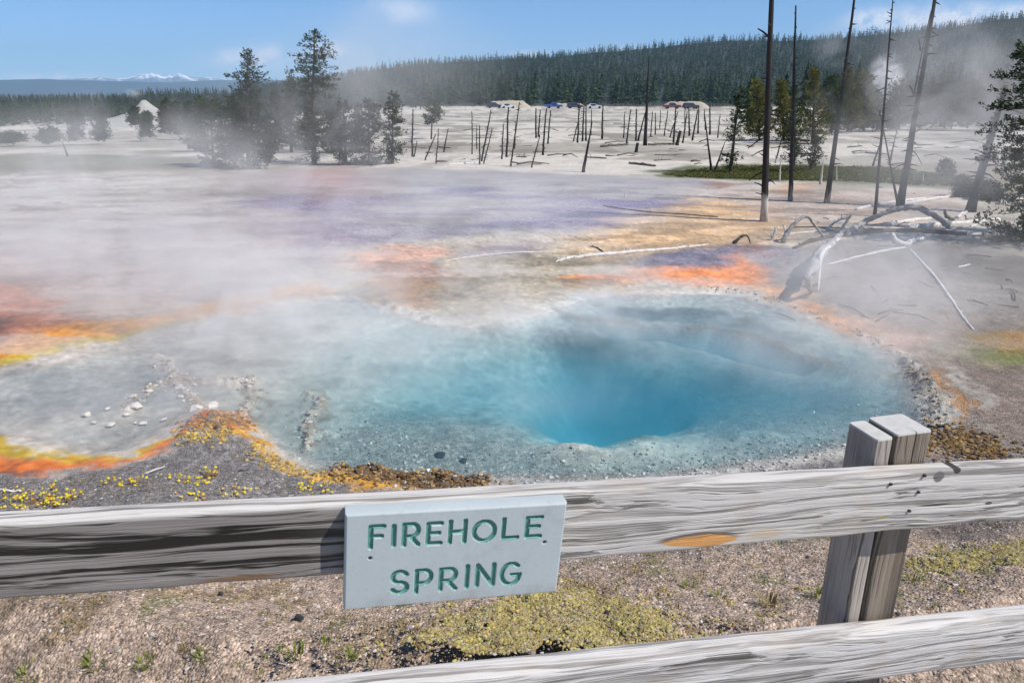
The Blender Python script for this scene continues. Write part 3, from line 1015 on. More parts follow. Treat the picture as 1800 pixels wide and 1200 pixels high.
def frame_of(p0, p1):
    """matrix whose x runs p0->p1, y points away from the viewer, z up"""
    x = Vector(p1 - p0).normalized()
    y = Vector(-N_R)
    z = x.cross(y).normalized()
    y = z.cross(x).normalized()
    m = Matrix((x, y, z)).transposed().to_4x4()
    m.translation = Vector(p0)
    return m


RT = .037
ext = (A1 - A0)
P0, P1 = A0 - ext * .35, A1 + ext * .30
LU = float(np.linalg.norm(P1 - P0))
mU = frame_of(P0, P1)
mUi = mU.inverted()


def rail_xz(px, py):
    v = mUi @ Vector(on_plane(px, py))
    return v.x, v.z


marks = []
bx, bz = rail_xz(1245, 950)
marks.append((bx - .006, bz + .007, .075, .013, (.17, .13, .10), .3))
marks.append((bx, bz, 0.072, .0135, (.56, .28, .10), .12))
bx2, bz2 = rail_xz(1345, 938)
marks.append((bx2, bz2, .045, .014, (.50, .41, .32), .6))
for (px, py, rx, rz, c) in ((1650, 838, .014, .013, (.14, .13, .125)), (1684, 824, .010, .011, (.05, .045, .042)), (1566, 851, .005, .004, (.09, .07, .015)), (1626, 836, .0035, .003, (.02, .02, .02)),
                            (1615, 865, .0032, .003, (.02, .02, .02)), (1599, 898, .0035, .0032, (.015, .015, .015)), (1550, 909, .012, .0025, (.35, .28, .10)),
                            (1645, 887, .045, .0028, (.06, .055, .05)), (1738, 884, .010, .004, (.10, .09, .085)), (240, 1022, .09, .009, (.24, .215, .20)), (430, 1014, .07, .005, (.20, .12, .065))):
    x_, z_ = rail_xz(px, py)
    marks.append((x_, z_, rx, rz, c, .35))
sx, _ = rail_xz(620, 950)
M['rail_wood'] = wood_material('rail_wood', dark_left=sx, marks=marks)
M['low_rail_wood'] = wood_material('low_rail_wood', pale=(.62, .595, .57), ring_w=.30)
M['post_wood'] = wood_material('post_wood', pale=(.47, .42, .365), dark=(.25, .21, .18), warm=(.36, .30, .25), ring_w=.12)
M['post_brown'] = wood_material('post_brown', pale=(.30, .245, .19), dark=(.13, .105, .08), warm=(.27, .20, .14), ring_w=.16)
M['post_end'] = simple_mat('post_end', (.50, .485, .455), .9, .3, 35, .12, 160)
M['post_wood_side'] = M['post_wood']

# --- post: two timbers that rise above the upper rail
pf = -RT - .004
fl, fm0, fm1, fr = (on_plane(x, y, pf) for x, y in ((1542, 773), (1571, 771), (1577, 767), (1638, 763)))
gr = ground_z(fl[0], fl[1] + .05) - .25
fence = empty('wooden_fence', (float(fl[0]), float(fl[1]), ground_z(fl[0], fl[1])),
              'weathered grey wooden fence of two long rails on a split post before the blue pool', 'fence')
bpy.context.view_layer.update()
fence_inv = Matrix.Translation(-fence.location)


def fence_part(name, me, mat4, parent=fence):
    o = link(name, me, parent)
    o.matrix_local = fence_inv @ mat4 if parent is fence else mat4
    return o


def midbulge(x):
    t = x / LU
    return .010 * math.exp(-((t - .55) / .16) ** 2)


fence_part('rail', rail_mesh('rail', LU, .139, RT, M['rail_wood'], 3, .006, midbulge), mU)['label'] = 'upper rail, dark grained at its left, with a bare orange scar'
# lower rail: its back top edge is seen at these two pixels
q0, q1 = on_plane(830, 1165, -RT + .016), on_plane(1800, 1065, -RT + .016)
off_v = N_R * (RT)
e2 = q1 - q0
P2, P3 = q0 - e2 * .75 + off_v, q1 + e2 * .35 + off_v
fence_part('rail', rail_mesh('rail', float(np.linalg.norm(P3 - P2)), .137, RT + .018, M['low_rail_wood'], 8, .017), frame_of(P2, P3))['label'] = 'lower rail with a rounded pale top edge'


def timber(p0, p1, depth, z_top, z_bot, seed, slope=0.0, notch=None, wood='post_wood'):
    """upright post timber between front corners p0 and p1 (same level), built along its own x = downwards"""
    w = float(np.linalg.norm((p1 - p0)[:2]))
    Lz = z_top - z_bot
    r = .006
    rng = np.random.default_rng(seed)
    prof = []
    for (cx, cy, a0) in ((r, r, 180), (w - r, r, 270), (w - r, depth - r, 0), (r, depth - r, 90)):
        for k in range(4):
            a = math.radians(a0 + k * 30)
            prof.append((cx + math.cos(a) * r, cy + math.sin(a) * r))
        if notch and a0 == 180:
            n0 = notch * w
            nstart = len(prof)
            prof += [(n0 - .0016, 0), (n0 - .0008, .009), (n0 + .0008, .009), (n0 + .0016, 0)]
    prof = np.array(prof)
    npf = len(prof)
    rows = np.concatenate([[0, .004, .012], np.linspace(.03, Lz, 40)])
    V = []
    for i, t in enumerate(rows):
        sh = {0: .80, 1: .95}.get(i, 1.0)
        c = np.array([w / 2, depth / 2])
        pr = c + (prof - c) * (1 - (1 - sh) * .10)
        if notch:
            pr = pr.copy()
            pr[nstart + 1:nstart + 3, 1] *= max(0.0, 1 - max(0, t - .05) / .09)
        nz = fbm(pr[:, 0] * 60 + seed, np.full(npf, t * 5), 3)
        V.append(np.stack([np.full(npf, t), pr[:, 0] + .0015 * nz, pr[:, 1] + .003 * nz], 1))
    V = np.concatenate(V)
    Q = [[i * npf + k, i * npf + (k + 1) % npf, (i + 1) * npf + (k + 1) % npf, (i + 1) * npf + k] for i in range(len(rows) - 1) for k in range(npf)]
    V = np.vstack([V, [[0, w / 2, depth / 2]]])
    Tt = [[len(V) - 1, (k + 1) % npf, k] for k in range(npf)]
    me = mesh_from('timber', V, [np.array(Q), np.array(Tt)], [M[wood], M['post_end']], False, [1 if q < npf else 0 for q in range(len(Q))] + [1] * len(Tt))
    xd = Vector((0, 0, -1))
    yd = Vector((*(p1 - p0)[:2], 0)).normalized()
    zd = xd.cross(yd)
    if zd.dot(Vector(-N_R)) < 0:
        # keep depth pointing away from the viewer
        me.flip_normals()
        m = Matrix((xd, yd, -zd)).transposed().to_4x4()
    else:
        m = Matrix((xd, yd, zd)).transposed().to_4x4()
    m.translation = Vector((p0[0], p0[1], z_top))
    return me, m


post_root = bpy.data.objects.new('post', None)
post_root.empty_display_size = .1
COL.objects.link(post_root)
post_root.parent = fence
ztop = float(fl[2])
DEP = .09
me, m4 = timber(fl, fm0, DEP, ztop, gr, 2)
o = link('timber', me, post_root); o.matrix_local = fence_inv @ m4
o['label'] = 'narrow left timber of the post'
me, m4 = timber(fm1, fr, DEP, ztop + .006, gr, 5, notch=.55, wood='post_brown')
o = link('timber', me, post_root); o.matrix_local = fence_inv @ m4
o['label'] = 'wide cracked right timber of the post'

# --- screws on the upper rail
def screw_mesh():
    b = Builder()
    b.tube([(0, -.0012, 0), (0, .004, 0)], [.0034, .0034], 10)
    return b.mesh('screw', simple_mat('screw_steel', (.03, .028, .026), .6, .3, 50, spec=.4))


sm = screw_mesh()
for px, py in ((1626, 836), (1615, 865), (1599, 898), (1566, 851)):
    p = on_plane(px, py, .003)
    o = link('screw', sm, fence)
    o.matrix_local = fence_inv @ Matrix.Translation(Vector(p)) @ Matrix.Rotation(math.atan2(.242, .97), 4, 'Z')

# ------------------------------------------------------------------ the sign: carved board
SOFF = .034
c_tl, c_tr, c_br, c_bl = (on_plane(x, y, SOFF) for x, y in ((607, 905), (993, 884), (988, 1040), (610, 1072)))
sw = float(np.linalg.norm(c_tr - c_tl) + np.linalg.norm(c_br - c_bl)) / 2
sh_ = float(np.linalg.norm(c_bl - c_tl) + np.linalg.norm(c_br - c_tr)) / 2
mS = frame_of(c_tl, c_tr)
mSi = mS.inverted()


def sign_uv(cx, cy):
    """coordinates in the zoomed view of the sign -> metres from its top left corner (y down)"""
    v = mSi @ Vector(on_plane(560 + .26667 * cx, 860 + .26667 * cy, SOFF))
    return v.x, -v.z


def arc(cx, cy, rx, ry, a0, a1, n=14):
    return [(cx + rx * math.cos(math.radians(a0 + (a1 - a0) * k / n)), cy - ry * math.sin(math.radians(a0 + (a1 - a0) * k / n))) for k in range(n + 1)]


# strokes in a unit box, y down
GLYPH = {
    'F': [[(0, 0), (0, 1)], [(0, 0), (1, 0)], [(0, .47), (.85, .47)]],
    'I': [[(.5, 0), (.5, 1)]],
    'R': [[(0, 0), (0, 1)], [(0, 0), (.55, 0)] + arc(.55, .29, .42, .29, 90, -90) + [(0, .58)], [(.45, .58), (1, 1)]],
    'E': [[(1, 0), (0, 0), (0, 1), (1, 1)], [(0, .48), (.85, .48)]],
    'H': [[(0, 0), (0, 1)], [(1, 0), (1, 1)], [(0, .5), (1, .5)]],
    'O': [arc(.5, .5, .5, .5, 0, 360, 28)],
    'L': [[(0, 0), (0, 1), (1, 1)]],
    'S': [arc(.5, .26, .46, .26, 25, 270, 16) + arc(.5, .76, .48, .24, 90, -155, 16)],
    'P': [[(0, 0), (0, 1)], [(0, 0), (.5, 0)] + arc(.5, .30, .47, .30, 90, -90) + [(0, .60)]],
    'N': [[(0, 1), (0, 0), (1, 1), (1, 0)]],
    'G': [arc(.5, .5, .5, .5, 48, 320, 22) + [(.97, .55), (.55, .55)]],
}
GW = .0042                       # half width of the groove
letters = []
for ch, x0, y0, x1, y1 in (('F', 346, 247, 425, 378), ('I', 485, 242, 507, 368), ('R', 568, 232, 655, 362), ('E', 726, 228, 802, 352), ('H', 873, 212, 960, 344),
                           ('O', 1030, 215, 1155, 332), ('L', 1226, 196, 1308, 314), ('E', 1382, 187, 1458, 306),
                           ('S', 486, 546, 582, 674), ('P', 650, 536, 738, 668), ('R', 810, 526, 900, 652), ('I', 967, 506, 989, 640), ('N', 1052, 500, 1146, 626), ('G', 1214, 492, 1322, 616)):
    a = sign_uv(x0, y0)
    b = sign_uv(x1, y1)
    a = (a[0], a[1]); b = (b[0], b[1])
    st = [np.array([(a[0] + (b[0] - a[0]) * x, a[1] + (b[1] - a[1]) * y) for x, y in s]) for s in GLYPH[ch]]
    letters.append((ch, st))


def sign_materials():
    m, t = new_mat('sign_board')
    g = t.n('ShaderNodeTexCoord')
    n1 = t.noise(g.outputs['Object'], 9, 5, .6)
    n2 = t.noise(g.outputs['Object'], 90, 4, .6)
    c = t.mix(n1, (.33, .375, .385), (.43, .475, .485))
    c = t.mix(t.mrange(n2, .55, .75, 0, .45), c, (.27, .29, .28))
    n3 = t.noise(g.outputs['Object'], 16, 6, .7)
    c = t.mix(t.mrange(n3, .52, .72, 0, .5), c, (.30, .315, .30))
    sz = t.n('ShaderNodeSeparateXYZ', ins={0: g.outputs['Object']})
    c = t.mix(t.math('MULTIPLY', t.mrange(sz.outputs[2], -.20, -.15, 1, 0), t.mrange(n3, .35, .65, 0, .7)), c, (.24, .24, .22))
    b = t.n('ShaderNodeBsdfPrincipled', ins={'Base Color': c, 'Roughness': .65})
    bn = t.n('ShaderNodeBump', ins={'Strength': .15, 'Distance': .002, 'Height': n2})
    t.link(bn.outputs[0], b.inputs['Normal'])
    finish(t, b.outputs[0])
    k, t = new_mat('carved_teal')
    g = t.n('ShaderNodeTexCoord')
    n1 = t.noise(g.outputs['Object'], 60, 4, .6)
    n2 = t.noise(g.outputs['Object'], 18, 3, .6)
    c = t.mix(n1, (.045, .16, .135), (.11, .30, .25))
    c = t.mix(t.mrange(n2, .55, .75, 0, .3), c, (.30, .42, .38))
    b = t.n('ShaderNodeBsdfPrincipled', ins={'Base Color': c, 'Roughness': .6})
    finish(t, b.outputs[0])
    return m, k


def build_sign():
    mb, mk = sign_materials()
    root = bpy.data.objects.new('sign', None)
    root.matrix_world = mS
    COL.objects.link(root)
    tag(root, 'pale grey carved board reading FIREHOLE SPRING in teal letters, fixed to the upper rail', 'sign')
    nx, ny = 330, 170
    gx, gz = np.meshgrid(np.linspace(0, sw, nx), np.linspace(0, sh_, ny))
    X, Zd = gx.ravel(), gz.ravel()
    D = np.full((len(letters), X.size), 9.0)
    for i, (ch, st) in enumerate(letters):
        lo = np.min([s.min(0) for s in st], 0) - .012
        hi = np.max([s.max(0) for s in st], 0) + .012
        k = (X > lo[0]) & (X < hi[0]) & (Zd > lo[1]) & (Zd < hi[1])
        for s in st:
            D[i, k] = np.minimum(D[i, k], dist_line(X[k], Zd[k], s))
    dm = D.min(0)
    who = D.argmin(0)
    depth = .0046 * np.sqrt(np.clip(1 - (dm / GW) ** 2, 0, 1))
    # countersunk screw holes
    for cx, cy in ((340, 453), (1490, 347)):
        u, v = sign_uv(cx, cy)
        depth = np.maximum(depth, .005 * smooth(1 - np.hypot((X - u) / .0052, (Zd - v) / .0045)))
    # softened outer edge
    edge = np.minimum.reduce([X, sw - X, Zd, sh_ - Zd])
    depth = depth + .0035 * (1 - smooth(edge / .004)) ** 2
    V = np.stack([X, depth, -Zd], 1)
    i = np.arange(ny - 1)[:, None] * nx
    j = np.arange(nx - 1)[None]
    Q = np.stack([i + j, i + nx + j, i + nx + j + 1, i + j + 1], -1).reshape(-1, 4)
    fd = dm[Q].mean(1)
    groove = fd < GW * 1.02
    fw = who[Q[:, 0]]
    fw = np.where(dm[Q].argmin(1) >= 0, who[Q[np.arange(len(Q)), dm[Q].argmin(1)]], fw)
    # board: the face outside the letters, plus sides and back
    T = SOFF - .003
    nb = len(V)
    rim = np.concatenate([np.arange(nx), np.arange(1, ny) * nx + nx - 1, (ny - 1) * nx + np.arange(nx - 2, -1, -1), np.arange(ny - 2, 0, -1) * nx])
    back = V[rim].copy(); back[:, 1] = T
    Vb = np.vstack([V, back])
    nr_ = len(rim)
    side = np.array([[rim[k], rim[(k + 1) % nr_], nb + (k + 1) % nr_, nb + k] for k in range(nr_)])
    c4 = [nb, nb + nx - 1, nb + nx - 1 + ny - 1, nb + 2 * (nx - 1) + ny - 1]
    me = mesh_from('board', Vb, [np.concatenate([Q[~groove], side, np.array([c4])])], mb, True)
    link('board', me, root)
    for li, (ch, st) in enumerate(letters):
        q = Q[groove & (fw == li)]
        used, inv = np.unique(q, return_inverse=True)
        o = link('letter', mesh_from('letter', V[used], inv.reshape(q.shape), mk, True), root)
        o['label'] = 'carved teal letter ' + ch
    for cx, cy in ((340, 453), (1490, 347)):
        u, v = sign_uv(cx, cy)
        b = Builder()
        b.tube([(0, .0012, 0), (0, .006, 0)], [.0030, .0030], 12)
        o = link('screw', b.mesh('screw', sm.materials[0]), root)
        o.location = (u, 0, -v)


build_sign()


# ------------------------------------------------------------------ far country: hills, ridge, snow peaks
def skirt(name, pts, dist_m, depth_m, mat, base_z=-12, rough=0.0, seed=0, n=260, rows=14, power=1.0):
    """a long rise seen at distance: its crest follows the given pixels, its slope comes down towards the viewer"""
    px = np.array([p[0] for p in pts], float); py = np.array([p[1] for p in pts], float)
    xs = np.linspace(px[0], px[-1], n)
    ys_ = np.interp(xs, px, py)
    V = []
    for r in range(rows):
        t = r / (rows - 2) if r < rows - 1 else 1.15
        for x, y in zip(xs, ys_):
            d = pix_dir(x, y)
            h = math.hypot(d[0], d[1])
            cz = CAM_H + dist_m * d[2] / h
            rad = dist_m - depth_m * (1 - t)
            tt = min(t, 1.0)
            z = base_z + (cz - base_z) * (tt ** power) * (1 if t <= 1 else .6)
            V.append((rad * d[0] / h, rad * d[1] / h, z))
    V = np.array(V)
    if rough:
        k = smooth((V[:, 2] - base_z) / 30)
        V[:, 2] += rough * k * fbm(V[:, 0] * .9 / dist_m * 30 + seed, V[:, 1] * .9 / dist_m * 30, 4)
    Q = [[r * n + c, r * n + c + 1, (r + 1) * n + c + 1, (r + 1) * n + c] for r in range(rows - 1) for c in range(n - 1)]
    return mesh_from(name, V, np.array(Q), mat, True), V.reshape(rows, n, 3)


m_ridge = simple_mat('ridge_forest', (.028, .042, .034), .95, .35, .004)
o = link('ridge', skirt('ridge', [(-900, 146), (-200, 146), (0, 141), (70, 139), (130, 141), (200, 143), (300, 145), (380, 141), (480, 141), (560, 144), (700, 146), (1000, 150), (2600, 150)], 5200, 900, m_ridge, -60, 6, 3)[0])
o['kind'] = 'structure'

ms, t = new_mat('snow_peaks')
g = t.n('ShaderNodeNewGeometry')
nz = t.noise(g.outputs['Position'], .006, 6, .65, .8)
sp = t.n('ShaderNodeSeparateXYZ', ins={0: g.outputs['Position']})
k = t.mrange(t.math('ADD', nz, t.mrange(sp.outputs[2], 60, 190, -.28, .16, False)), .38, .50, 0, 1)
b_ = t.n('ShaderNodeBsdfPrincipled', ins={'Base Color': t.mix(k, (.10, .11, .13), (.92, .93, .95)), 'Roughness': .8})
finish(t, b_.outputs[0])
pk = [(60, 141), (110, 139.5), (150, 138), (165, 136.5), (178, 134), (186, 136), (195, 138), (210, 137.5), (222, 138), (232, 135.5), (240, 132), (246, 130.5), (251, 133), (256, 129.5), (260, 131.5), (266, 128), (271, 131),
      (277, 130), (283, 133), (290, 134), (297, 132), (303, 135), (309, 131), (314, 128.5), (319, 131.5), (326, 132), (333, 135.5), (342, 136), (350, 138), (362, 137), (375, 139), (400, 140.5), (470, 142)]
o = link('mountains', skirt('mountains', pk, 7600, 1500, ms, -60, 26, 11, n=500, rows=22, power=1.3)[0])
o['kind'] = 'structure'

# the long wooded hill
m_hill = simple_mat('hill_floor', (.030, .040, .026), .95, .4, .02)
HILL = [(440, 160), (520, 150), (590, 137), (640, 127), (700, 118), (760, 112), (810, 109), (900, 104), (950, 102), (1050, 93), (1140, 85), (1200, 79), (1270, 71), (1350, 73), (1450, 70),
        (1560, 60), (1650, 50), (1730, 40), (1800, 30), (1900, 18), (2200, 0), (2600, -10)]
hill_me, HV = skirt('hill', HILL, 900, 560, m_hill, -3.0, 3, 5, power=1.15)
o = link('hill', hill_me)
o['kind'] = 'structure'
LEFTHILL = [(-900, 184), (-200, 181), (0, 179), (100, 177), (230, 174), (245, 166), (400, 164), (520, 161), (640, 156), (760, 154)]
lh_me, LV = skirt('hill', LEFTHILL, 620, 390, m_hill, -5.6, 1, 6, power=1.0)
o = link('hill', lh_me)
o['kind'] = 'structure'


# ------------------------------------------------------------------ trees
def conifer_far(rng, n_tier=9, per=9, slim=.16):
    """small conifer of unit height: ragged tiers of drooping triangles; returns V, tris, tint, and trunk quads"""
    V, T, tint = [], [], []
    base = rng.uniform(.06, .20)
    for k in range(n_tier):
        t = base + (1 - base) * k / n_tier
        L = slim * (1 - (k / n_tier) ** 1.25) * rng.uniform(.7, 1.2) + .012
        for q in range(per):
            a = rng.uniform(0, 6.283)
            l = L * rng.uniform(.55, 1.25)
            w = l * rng.uniform(.28, .5) + .006
            zt = t + rng.uniform(.04, .13)
            ca, sa = math.cos(a), math.sin(a)
            i = len(V)
            V += [(0, 0, zt), (ca * l - sa * w, sa * l + ca * w, t - rng.uniform(0, .03)), (ca * l + sa * w, sa * l - ca * w, t - rng.uniform(-.01, .03))]
            T.append((i, i + 1, i + 2))
            c = rng.uniform(.1, .9)
            tint += [c * .7, c, c]
    nV = len(V)
    r = .012
    for z, rr in ((0, r), (.85, r * .35)):
        for q in range(3):
            V.append((rr * math.cos(q * 2.1), rr * math.sin(q * 2.1), z))
            tint.append(.5)
    Qt = [(nV + q, nV + (q + 1) % 3, nV + 3 + (q + 1) % 3, nV + 3 + q) for q in range(3)]
    return np.array(V), np.array(T), np.array(tint), np.array(Qt)


FAR = [conifer_far(np.random.default_rng(100 + i), 8 + i % 3, 7 + i % 4, .12 + .025 * (i % 4)) for i in range(10)]
FAR_SMALL = [conifer_far(np.random.default_rng(200 + i), 6, 5, .15 + .03 * (i % 3)) for i in range(8)]


def forest(name, pts, hs, kinds, seed):
    rng = np.random.default_rng(seed)
    VV, TT, QQ, CC = [], [], [], []
    n = 0
    for p, h in zip(pts, hs):
        V, T, c, Qt = kinds[rng.integers(len(kinds))]
        a = rng.uniform(0, 6.283)
        wide = rng.uniform(.8, 1.25)
        ca, sa = math.cos(a) * h * wide, math.sin(a) * h * wide
        P = np.stack([V[:, 0] * ca - V[:, 1] * sa, V[:, 0] * sa + V[:, 1] * ca, V[:, 2] * h], 1) + p
        VV.append(P); TT.append(T + n); QQ.append(Qt + n)
        CC.append(np.clip(c * rng.uniform(.25, 1.5), 0, 1))
        n += len(V)
    T = np.concatenate(TT); Q = np.concatenate(QQ)
    me = mesh_from(name, np.concatenate(VV), [Q, T], [M['forest'], M['far_trunk']], False, [1] * len(Q) + [0] * len(T), {'tint': np.concatenate(CC)})
    o = link(name, me)
    return tag(o, kind='stuff')


def lerp_grid(G, u, v):
    """G rows x n x 3; u across 0..1, v up the slope 0..1"""
    r, n = G.shape[0] - 1, G.shape[1]
    fu, fv = u * (n - 1), v * (r - 1)
    i, j = int(min(fv, r - 2)), int(min(fu, n - 2))
    a, b = fv - i, fu - j
    return (G[i, j] * (1 - b) + G[i, j + 1] * b) * (1 - a) + (G[i + 1, j] * (1 - b) + G[i + 1, j + 1] * b) * a


rngf = np.random.default_rng(5)
pts, hs = [], []
while len(pts) < 10500:
    u, v = rngf.random(), rngf.random() ** .8
    p = lerp_grid(HV, u, v)
    sx_ = 440 + u * 2160
    if sx_ > 2050:
        continue
    pts.append(p - np.array([0, 0, .3])); hs.append(rngf.uniform(4.5, 9) if rngf.random() > .12 else rngf.uniform(8, 11.5))
forest('hill_forest', pts, hs, FAR_SMALL, 1)
pts, hs = [], []
while len(pts) < 2600:
    u, v = rngf.random(), rngf.random()
    sx_ = -900 + u * 1660
    if sx_ < -250:
        continue
    p = lerp_grid(LV, u, v)
    pts.append(p - np.array([0, 0, .3])); hs.append(rngf.uniform(3.8, 6.5))
forest('valley_forest', pts, hs, FAR_SMALL, 2)

# front rows of the woods: every tree a thing of its own
far_meshes = []
for i, (V, T, c, Qt) in enumerate(FAR):
    far_meshes.append(mesh_from('pine_tree', V, [Qt, T], [M['forest'], M['far_trunk']], False, [1] * len(Qt) + [0] * len(T), {'tint': c}))


def far_pine(p, h, label, group, rng, wide=1.0, me=None):
    o = link('pine_tree', me or far_meshes[rng.integers(len(far_meshes))])
    o.location = Vector(p) - Vector((0, 0, .15))
    w = h * wide * rng.uniform(.85, 1.15)
    o.scale = (w, w, h)
    o.rotation_euler = (0, 0, rng.uniform(0, 6.283))
    return tag(o, label, 'pine tree', group)


def zone(x, *zs):
    for lim, lab, grp in zs:
        if x < lim:
            return lab, grp


# wall of pines behind the parked cars, from the middle to the right
for k in range(150):
    x = rngf.uniform(690, 1300)
    base = 187 + rngf.uniform(-7, 1)
    d = pix_dir(x, 190); h_ = math.hypot(d[0], d[1])
    R_ = rngf.uniform(285, 345)
    X_, Y_ = R_ * d[0] / h_, R_ * d[1] / h_
    far_pine((X_, Y_, ground_z(X_, Y_)), rngf.uniform(7.5, 13.5), *zone(x, (850, 'tall pine of the front row left of the leftmost pale cut bank', 'front row pines left of the cut banks'), (945, 'tall pine rising right behind the leftmost pale cut bank', 'front row pines behind the leftmost cut bank'), (1070, 'tall pine rising behind the blue, very dark and silver cars', 'front row pines behind the middle cars'), (1150, 'tall pine of the front row around the tallest plain trunk', 'front row pines around the tallest plain trunk'), (9999, 'tall pine rising behind the dark red pickup and its cut bank', 'front row pines behind the dark red pickup')), rngf)
for k in range(90):
    x = rngf.uniform(-30, 700)
    d = pix_dir(x, 200); h_ = math.hypot(d[0], d[1])
    R_ = rngf.uniform(225, 290)
    X_, Y_ = R_ * d[0] / h_, R_ * d[1] / h_
    if 185 < x < 300 and R_ < 262:
        continue
    far_pine((X_, Y_, ground_z(X_, Y_)), rngf.uniform(4.2, 6.8), *zone(x, (180, 'low hazy pine of the valley woods left of the white cone', 'valley pines left of the white cone'), (345, 'low hazy pine of the valley woods around the white cone', 'valley pines around the white cone'), (9999, 'low hazy pine of the valley woods seen past the clump of pines', 'valley pines past the clump')), rngf, 1.3)


def pine(seed, h, half_w, crown0=.12, profile='cone', density=1.0, bare=(), leaf=.13, lean=0.0, mat='needles', trunk_r=None):
    """pine of real size: trunk with twigs, crown of needle sprays on whorled limbs; returns (trunk mesh, crown mesh)"""
    rng = np.random.default_rng(seed)
    tb = Builder()
    tr = trunk_r or (.018 * h + .02)
    zs = np.linspace(0, h * .98, 12)
    wob = np.cumsum(rng.normal(0, .012 * h / 12, (12, 2)), 0)
    path = np.stack([wob[:, 0] + lean * (zs / h) ** 1.3, wob[:, 1], zs], 1)
    tb.tube(path, tr * (1 - zs / h * .9) + .004, 7)
    V, T, tint = [], [], []

    def axis(z):
        return np.array([np.interp(z, zs, path[:, 0]), np.interp(z, zs, path[:, 1]), z])
    z = h * crown0
    while z < h * .985:
        t = min(z / h, .999)
        tc_ = min(max((t - crown0) / (1 - crown0), 0.0), 1.0)
        if profile == 'cone':
            L = half_w * (1 - tc_ ** 1.15) + .04 * half_w
            L *= min(1, .45 + (t - crown0) * 5)
        elif profile == 'spire':
            L = half_w * (1 - tc_ ** 4.5) * (.85 + .25 * math.sin(t * 23 + seed)) + .12 * half_w
        elif profile == 'column':
            L = half_w * (1 - tc_ ** 7) * .9 + .12 * half_w
        else:                                   # open, irregular
            L = half_w * (math.sin(math.pi * min(.97, tc_ * .85 + .12)) ** .7)
        skip = any(a < t < b for a, b in bare)
        nb = rng.integers(6, 10)
        for q in range(nb):
            a = rng.uniform(0, 6.283)
            l = L * rng.uniform(.55, 1.25)
            if rng.random() > density:
                l *= .5
            o = axis(z + rng.uniform(-.02, .02) * h)
            dirv = np.array([math.cos(a), math.sin(a), rng.uniform(-.25, .25)])
            tip = o + dirv * l
            mid = (o + tip) / 2 + np.array([0, 0, -.05 * l])
            tb.add(*tube([o, mid, tip], [.012 + .01 * l, .008, .003], 3, caps=False))
            if skip or rng.random() > density + .25:
                continue
            nc = max(2, int(l / (leaf * 1.15)))
            for c in range(nc):
                f = .25 + .75 * (c + rng.random()) / nc
                cen = o * (1 - f) + tip * f + rng.normal(0, leaf * .45, 3) * np.array([1, 1, .6])
                shade = rng.uniform(.05, 1.0) ** 1.3
                for s in range(9):
                    u = rng.normal(0, 1, 3); u /= np.linalg.norm(u)
                    w = rng.normal(0, 1, 3); w -= u * (u @ w); w /= np.linalg.norm(w)
                    u = u * .8 + dirv * .5 + np.array([0, 0, .25])
                    k = len(V)
                    c0 = cen + rng.normal(0, leaf * .3, 3)
                    sz = leaf * rng.uniform(.6, 1.2)
                    V += [c0, c0 + u * sz + w * sz * .26, c0 + u * sz * .9 - w * sz * .26]
                    T.append((k, k + 1, k + 2))
                    cc = min(1, max(0, shade + rng.uniform(-.15, .15)))
                    tint += [cc * .6, cc, cc]
        z += h * rng.uniform(.028, .05) * (1.0 if h > 4 else 1.3)
    trunk = tb.mesh('trunk', M['bark'], True)
    crown = mesh_from('crown', np.array(V), np.array(T), M[mat], False, None, {'tint': np.array(tint)})
    return trunk, crown


def stand_tree(px, py, tx, ty, width, label, seed, group=None, dist=None, name='pine_tree', cat='pine tree', **kw):
    """tree with its foot at pixel (px, py), top at (tx, ty), crown about width pixels across"""
    P = at(px, py)
    if dist:
        d = pix_dir(px, py); hh = math.hypot(d[0], d[1])
        P = np.array([dist * d[0] / hh, dist * d[1] / hh, 0]); P[2] = ground_z(P[0], P[1])
    top = rise(P, tx, ty)
    h = float(top[2] - P[2])
    hw = px_size(P, width) / 2
    root = empty(name, P, label, cat, group)
    kw.setdefault('leaf', max(.10, px_size(P, 4.2)))
    tr, cr = pine(seed, h, hw, lean=float(top[0] - P[0]), **kw)
    link('trunk', tr, root, (0, 0, -.08))
    link('crown', cr, root, (0, 0, -.08))
    return root


GL = 'pines in the clump beyond the mauve runoff'
stand_tree(376, 292, 368, 166, 84, 'broad bushy dark pine at the outer left end of the clump beyond the runoff', 1, GL, crown0=.05, profile='open')
stand_tree(438, 297, 434, 84, 74, 'tall pointed dense pine, second tallest of the clump, with snow peaks to its left', 2, GL, crown0=.04, profile='spire', density=1.0)
stand_tree(552, 288, 553, 50, 86, 'tallest pine of the clump, with a rounded tufted head above a bare length of trunk', 3, GL, crown0=.05, profile='column', bare=((.44, .54), (.06, .16)), density=.95)
stand_tree(413, 290, 410, 176, 44, 'medium pine squeezed between the bushy pine and the pointed tall pine', 4, GL, crown0=.1, profile='open')
stand_tree(470, 292, 468, 200, 36, 'thin half-dead brownish pine leaning beside the pointed tall pine', 5, GL, crown0=.12, profile='open', density=.55, mat='needles')
stand_tree(512, 266, 512, 132, 30, 'slim narrow pine standing between the two tallest pines of the clump', 6, GL, crown0=.08, profile='column', density=.75)
stand_tree(583, 268, 588, 150, 52, 'full mid-height pine close behind the tallest pine of the clump', 7, GL, crown0=.05, profile='cone')
stand_tree(609, 290, 604, 176, 52, 'dense pine right of the tallest pine, its foot at the edge of the mauve runoff', 8, GL, crown0=.04, profile='open')
stand_tree(650, 290, 648, 172, 52, 'dense round-topped pine, the darker of the two at the inner right end of the clump', 9, GL, crown0=.04, profile='column', density=.95)
stand_tree(690, 288, 692, 160, 44, 'outermost pine at the right end of the clump, beside the thin dead trunks', 10, GL, crown0=.05, profile='open', density=.8)
